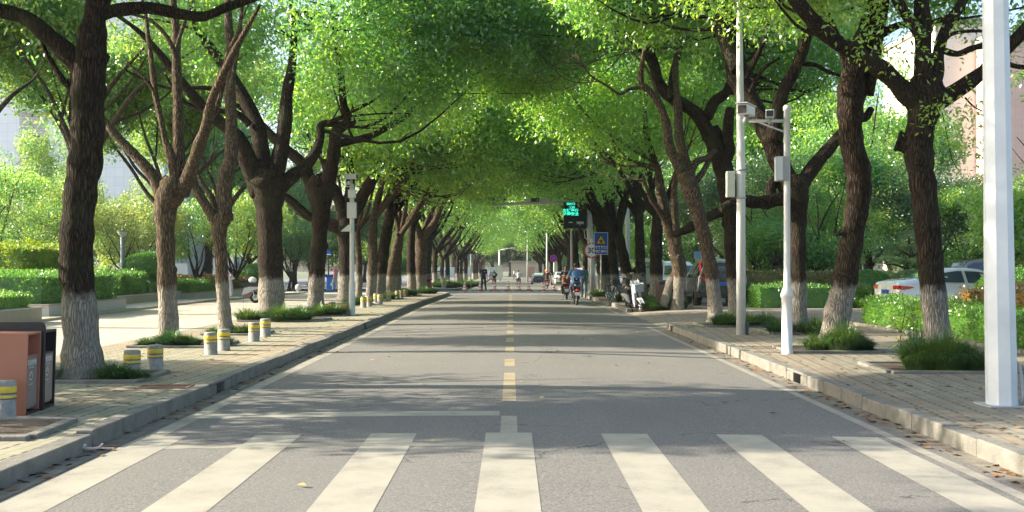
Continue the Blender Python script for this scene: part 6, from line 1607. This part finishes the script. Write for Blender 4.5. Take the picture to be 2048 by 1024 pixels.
def bicycle(label, loc, rz, m, lean=0):
    e = empty("bicycle", loc, rz, label, "bicycle", "bicycles leaning by the right pavement trees"); e.rotation_euler = (0, lean, rz)
    wheel(e, .52, .33, .04, name="front_wheel", spokes=18); wheel(e, -.52, .33, .04, name="rear_wheel", spokes=18)
    mb = MB(); bb = (0, -.08, .30); st = (0, -.22, .78); hd = (0, .36, .80); hb = (0, .40, .68)
    for a, b in ((bb, st), (st, hd), (bb, hb), (bb, (0, -.52, .33)), (st, (0, -.52, .33))): mb.tube([a, b], .016, 7)
    mb.build("frame", m, e)
    MB().tube([(0, .52, .33), (0, .42, .62), (0, .35, .90)], .015, 7).build("front_fork", CHROME, e)
    MB().tube([(-.28, .22, .98), (-.2, .34, .97), (0, .36, .93), (.2, .34, .97), (.28, .22, .98)], .012, 6).build("handlebar", BLACK, e)
    MB().ell((0, -.28, .90), (.075, .14, .035), 12, 7).cyl((0, -.22, .76), (0, -.25, .89), .012, n=6).build("saddle", BLACK, e)
    MB().prism([(.40, .70), (.44, .92), (.66, .92), (.62, .70)], -.15, .15).build("basket", mat("dark_wire_basket", (.06, .06, .06), .5, var=.2), e)
    MB().lathe((.04, -.08, .30), [(0, -.01), (.09, -.01), (.09, .01), (0, .01)], 16, False, 'X').bar((.07, -.08, .30), (.07, .06, .20), .02).bar((-.07, -.08, .30), (-.07, -.22, .40), .02).build("crank", CHROME, e)
    MB().box((0, -.55, .70), (.13, .36, .02)).build("rear_rack", CHROME, e)
    for yy in (-.52, .52):
        vs = [(0, yy + math.cos(a) * .365, .33 + math.sin(a) * .365) for a in [math.radians(t) for t in range(10, 171, 20)]]; MB().tube(vs, .018, 5).build("mudguard", DGREY, e)
    return e
bicycle("front black bicycle at the kerb between the blue sign and the white scooter", (TX(1226, 45.0), 45.0, gz(45) + .13), math.pi + .25, BLACK, .1)
bicycle("second bicycle behind the front black one", (TX(1238, 46.0), 46.2, gz(46) + .13), math.pi + .5, mat("grey_bicycle_frame", (.25, .25, .26), .4, var=.1), -.08)

# ------------------------------------------------------------------ people
SKIN = mat("skin", (.42, .24, .17), .55, var=.06); HAIR = mat("black_hair", (.012, .010, .009), .5, var=.2)
def capsule(mb, a, b, ra, rb, n=10):
    a, b = Vector(a), Vector(b); k = 5; pts = []; rs = []
    d = (b - a).normalized()
    for i in range(k):
        t = math.pi / 2 * (1 - i / (k - 1) ) if k > 1 else 0
        pts.append(a - d * ra * math.sin(t)); rs.append(max(.002, ra * math.cos(t)))
    for i in range(k):
        t = math.pi / 2 * i / (k - 1)
        pts.append(b + d * rb * math.sin(t)); rs.append(max(.002, rb * math.cos(t)))
    mb.tube(pts, rs, n=n, caps=True)
def remesh(o, v, sm=3):
    r = o.modifiers.new("remesh", 'REMESH'); r.mode = 'VOXEL'; r.voxel_size = v; r.use_smooth_shade = True
    s = o.modifiers.new("smooth", 'SMOOTH'); s.factor = .5; s.iterations = sm
def person(label, loc, rz, J, shirt, trousers, hair=HAIR, vox=.016, sleeves='short', shoes=BLACK, skirt=False, s=1.0, extras=None, shorts=False, facing=0, skin=SKIN, collar=None):
    """J: joints in metres. One continuous body; shirt, trousers, hair and shoes are worn over it"""
    e = empty("person", loc, rz, label, "person"); e.scale = (s, s, s)
    V_ = {k: Vector(v) for k, v in J.items() if hasattr(v, '__len__')}
    hd = V_['head']; nk = V_['neck']; pel = V_['pelvis']; ch = V_['chest']
    b = MB()
    b.ell(hd, (.073, .092, .112), 16, 12); b.ell(hd + Vector((0, .088, -.012)), (.013, .018, .022), 8, 6)
    b.ell(hd + Vector((0, .055, -.07)), (.045, .035, .035), 8, 6)
    for q in (-1, 1): b.ell(hd + Vector((q * .074, -.005, -.01)), (.013, .02, .03), 8, 6)
    capsule(b, nk + Vector((0, 0, -.03)), hd + Vector((0, -.01, -.06)), .055, .05)
    b.ell(ch, (.155, .10, .17), 16, 10); b.ell((ch + pel) / 2, (.135, .095, .17), 14, 10); b.ell(pel, (.155, .105, .12), 14, 10); capsule(b, (V_['shL'] + nk) / 2, (V_['shR'] + nk) / 2, .065, .065)
    sh = MB(); sh.ell(ch, (.172, .118, .185), 16, 10); sh.ell((ch + pel) / 2, (.158, .118, .19), 14, 10); sh.ell(pel + Vector((0, 0, .04)), (.168, .122, .11), 14, 10)
    tr = MB(); tr.ell(pel, (.166, .118, .12), 14, 10)
    shm = MB()
    for q in 'LR':
        S, E, W = V_['sh' + q], V_['el' + q], V_['wr' + q]
        capsule(b, S, E, .048, .038); capsule(b, E, W, .038, .026)
        capsule(sh, nk.lerp(S, .25) + Vector((0, 0, -.02)), S, .075, .068)
        if sleeves == 'long': capsule(sh, S, E, .062, .05); capsule(sh, E, E.lerp(W, .93), .05, .038)
        elif sleeves == 'short': capsule(sh, S, S.lerp(E, .72), .064, .058)
        # hand: palm, four unequal fingers, thumb
        f = (W - E).normalized(); side = f.cross(Vector((0, 1, 0))); side = side.normalized() if side.length > .2 else Vector((1, 0, 0)); nrm = side.cross(f).normalized()
        grip = J.get('grip', 0)
        capsule(b, W, W + f * .075, .026, .032)
        for i, (o_, L) in enumerate(((-.027, .062), (-.009, .073), (.009, .068), (.026, .054))):
            p0 = W + f * .085 + side * o_; p1 = p0 + f * L * .5 + nrm * (.012 + .03 * grip); p2 = p1 + (f * (1 - grip) + nrm * (.4 + grip)).normalized() * L * .5
            b.tube([p0, p1, p2], [.010, .009, .007], 6)
        t0 = W + f * .03 + side * -.03; b.tube([t0, t0 + f * .03 - side * .025 + nrm * .01, t0 + f * .055 - side * .03 + nrm * .02], [.012, .011, .008], 6)
        Hh, K, A = V_['hip' + q], V_['kn' + q], V_['an' + q]
        capsule(b, Hh, K, .075, .052); capsule(b, K, A, .052, .036); tf = A + Vector(J.get('toe' + q, (0, .13, -.06)))
        capsule(b, A + Vector((0, -.02, -.035)), tf, .036, .03)
        capsule(shm, A + Vector((0, -.03, -.045)), tf + Vector((0, .02, 0)), .045, .04); capsule(shm, A, A + Vector((0, 0, -.04)), .044, .045)
        if shorts: capsule(tr, Hh, Hh.lerp(K, .85), .095, .085)
        else: capsule(tr, Hh, K, .092, .070); capsule(tr, K, K.lerp(A, .93), .070, .056)
    body = b.build("body", skin, e); remesh(body, vox * .7, 2)
    o = sh.build("shirt", shirt, e); remesh(o, vox)
    o = tr.build("trousers", trousers, e); remesh(o, vox)
    o = shm.build("shoes", shoes, e); remesh(o, vox)
    if hair:
        h = MB(); h.ell(hd + Vector((0, -.018, .028)), (.083, .098, .103), 16, 12)
        if J.get('longhair'): h.ell(hd + Vector((0, -.07, -.09)), (.07, .05, .14), 12, 10)
        o = h.build("hair", hair, e)
        for v in o.data.vertices:
            if v.co.y > hd.y + .045 and v.co.z < hd.z + .065: v.co.y = hd.y + .045
    for q in (-1, 1):
        MB().ell(hd + Vector((q * .03, .083, .012)), (.011, .008, .006), 8, 6).build("eye", HAIR, e)
    MB().ell(hd + Vector((0, .087, -.055)), (.022, .007, .006), 8, 6).build("mouth", mat("lips", (.35, .12, .1), .5, var=0), e)
    if extras: extras(e, V_)
    return e
STAND = dict(head=(0, .02, 1.59), neck=(0, 0, 1.44), chest=(0, 0, 1.26), pelvis=(0, 0, .96), shL=(-.185, 0, 1.39), shR=(.185, 0, 1.39), elL=(-.235, -.03, 1.12), elR=(.235, -.03, 1.12), wrL=(-.24, .05, .88), wrR=(.24, .05, .88), hipL=(-.09, 0, .92), hipR=(.09, 0, .92), knL=(-.11, .02, .50), knR=(.10, .02, .50), anL=(-.13, 0, .09), anR=(.11, 0, .09))
WALK = dict(STAND, knL=(-.10, .16, .52), anL=(-.10, .18, .11), knR=(.09, .04, .50), anR=(.09, -.26, .14), wrL=(-.25, -.08, .90), elL=(-.23, -.12, 1.13), elR=(.23, .04, 1.12), wrR=(.22, .20, .94))
RIDE = dict(head=(0, .0, 1.50), neck=(0, -.06, 1.355), chest=(0, -.10, 1.17), pelvis=(0, -.20, .87), shL=(-.19, -.08, 1.30), shR=(.19, -.08, 1.30), elL=(-.29, .05, 1.10), elR=(.29, .05, 1.10), wrL=(-.29, .26, 1.04), wrR=(.29, .26, 1.04), hipL=(-.09, -.17, .84), hipR=(.09, -.17, .84), knL=(-.17, .22, .70), knR=(.17, .22, .70), anL=(-.13, .10, .37), anR=(.13, .10, .37), grip=1)
def cl(name, c, var=.12): return mat(name, c, .85, var=var, vscale=8, bump=.2, bscale=30)
BLKC = cl("black_cloth", (.014, .014, .018)); NAVY = cl("navy_cloth", (.03, .045, .09))
# rider in blue
scooter("black scooter ridden away by the person in the blue T-shirt", (2.55, 43.4, float(camber(2.55))), .02, SB, DGREY, BLACK, plate=PLATEW)
def waistbag(e, V_):
    MB().box(V_['pelvis'] + Vector((0, -.15, .12)), (.20, .07, .12)).build("waist_bag", BLKC, e, bevel=.02)
    MB().box(V_['pelvis'] + Vector((0, -.19, .14)), (.05, .01, .03)).build("white_tag", SWH, e)
person("person in a blue T-shirt and dark cap riding the black scooter away", (2.55, 43.38, float(camber(2.55)) - .02), .02, RIDE, cl("blue_tshirt", (.075, .17, .32)), NAVY, vox=.012, extras=waistbag, s=1.04)
# rider pair
scooter("cream scooter with a dark top box left of the blue T-shirt rider", (TX(1133, 54), 54, gz(54) + float(camber(2.7))), -.03, mat("cream_scooter", (.5, .47, .38), .35, var=.05, coat=.5), DGREY, BLACK, box=mat("dark_red_box", (.12, .03, .03), .5))
person("person in dark clothes riding the cream scooter", (TX(1132, 54), 54, gz(54) + float(camber(2.7)) - .02), -.03, dict(RIDE, longhair=1), BLKC, BLKC, vox=.02, s=1.02)
person("child passenger in tan clothes behind the rider of the cream scooter", (TX(1129, 54), 53.72, gz(54) + .03), -.03, dict(RIDE, longhair=1, wrL=(-.14, .22, 1.02), wrR=(.14, .22, 1.02)), cl("tan_cloth", (.13, .06, .03)), BLKC, vox=.02, s=.84, hair=mat("brown_hair", (.06, .03, .015), .5))
# teal walker
person("person in a teal top walking along the right kerb towards the camera", (TX(1167, 55.5), 55.5, gz(55.5) + .03), math.pi - .1, WALK, cl("teal_top", (.03, .18, .17)), cl("slate_trousers", (.09, .14, .17)), vox=.016, s=.98)
# guard
def badge(e, V_):
    MB().box(V_['shL'] + Vector((-.06, .0, -.08)), (.02, .07, .07)).build("arm_badge", SWH, e); MB().box(V_['chest'] + Vector((-.07, .118, .03)), (.05, .012, .03)).build("chest_badge", SWH, e)
    MB().ell(V_['pelvis'] + Vector((0, 0, .07)), (.172, .126, .022), 16, 6).build("belt", DGREY, e)
person("bald person in a black short sleeved uniform standing among the cones", (TX(967, 79.6), 79.6, gz(79.6) + .04), math.pi + .15, dict(STAND, anL=(-.16, .03, .09), wrR=(.22, .16, .98), elR=(.27, .0, 1.14)), BLKC, BLKC, hair=None, vox=.016, extras=badge, s=1.08)
# far riders
def backpack(e, V_):
    MB().ell(V_['chest'] + Vector((0, -.2, -.02)), (.30, .16, .32), 14, 10).build("backpack", BLKC, e); MB().box(V_['chest'] + Vector((0, -.37, .05)), (.24, .02, .22)).build("pale_green_patch", mat("pale_green_patch", (.25, .5, .4), .5, var=.1), e)
person("person with a bulky black backpack and pale green patch riding away", (TX(988, 108), 108, gz(108) + .02), 0, RIDE, BLKC, BLKC, vox=.022, extras=backpack)
scooter("dark scooter under the rider with the bulky backpack", (TX(988, 108), 108, gz(108) + .03), 0, SB, DGREY, BLACK)
person("person in a light grey shirt riding away between the centre cones", (TX(1037, 104), 104, gz(104) + .03), 0, RIDE, cl("light_grey_shirt", (.36, .42, .46)), BLKC, vox=.022)
scooter("dark scooter under the rider in the light grey shirt", (TX(1037, 104), 104, gz(104) + .04), 0, SB, DGREY, BLACK)
def hat(e, V_):
    h = V_['head']; MB().lathe(h + Vector((0, 0, .04)), [(.24, -.05), (.25, -.04), (.13, .0), (.12, .09), (0, .12)], 18).lathe(h + Vector((0, -.06, -.1)), [(.1, -.08), (.13, .06), (.1, .12)], 12).build("sun_hat", cl("orange_sun_hat", (.62, .27, .16)), e)
person("person in an orange sun hat and dark jacket riding a pink scooter", (TX(1094, 92), 92, gz(92) + .02), -.02, RIDE, cl("maroon_black_jacket", (.03, .015, .02)), BLKC, vox=.02, sleeves='long', extras=hat, hair=None)
scooter("pink scooter under the rider in the orange sun hat", (TX(1094, 92), 92, gz(92) + .02), -.02, SPK, DGREY, BLACK)
person("tiny person in a white shirt standing at the far end cabinet", (TX(1028, 195), 195, gz(195) + .02), math.pi / 2, STAND, cl("white_shirt", (.5, .5, .5)), BLKC, vox=.03)
person("tiny person in violet walking far behind the backpack rider", (TX(980, 180), 180, gz(180)), math.pi, WALK, cl("violet_shirt", (.25, .2, .4)), NAVY, vox=.03)
# person in pink
person("person in a pink shirt and pale trousers walking on the left plaza", (TX(671, 73), 73, gz(73) + .13), math.radians(60), dict(WALK, anR=(.09, -.12, .11), anL=(-.1, .12, .1)), cl("pink_shirt", (.55, .20, .27)), cl("cream_trousers", (.55, .46, .38)), hair=mat("grey_blond_hair", (.35, .24, .15), .6), sleeves='long', vox=.016, s=1.02)
# ------------------------------------------------------------------ air
hz = MB().box((0, 170, 13.0), (700, 560, 31)).build("haze", None)
hm = bpy.data.materials.new("pale_haze"); hm.use_nodes = True
nt = hm.node_tree; nt.nodes.clear()
o_ = N(nt, "ShaderNodeOutputMaterial"); vp = N(nt, "ShaderNodeVolumePrincipled")
vp.inputs["Color"].default_value = (.82, .92, 1.0, 1); vp.inputs["Density"].default_value = .00022; vp.inputs["Anisotropy"].default_value = .3
nt.links.new(vp.outputs[0], o_.inputs["Volume"])
hz.data.materials.append(hm); tag(hz, "thin pale air fading the far trees", None, None, 'stuff')
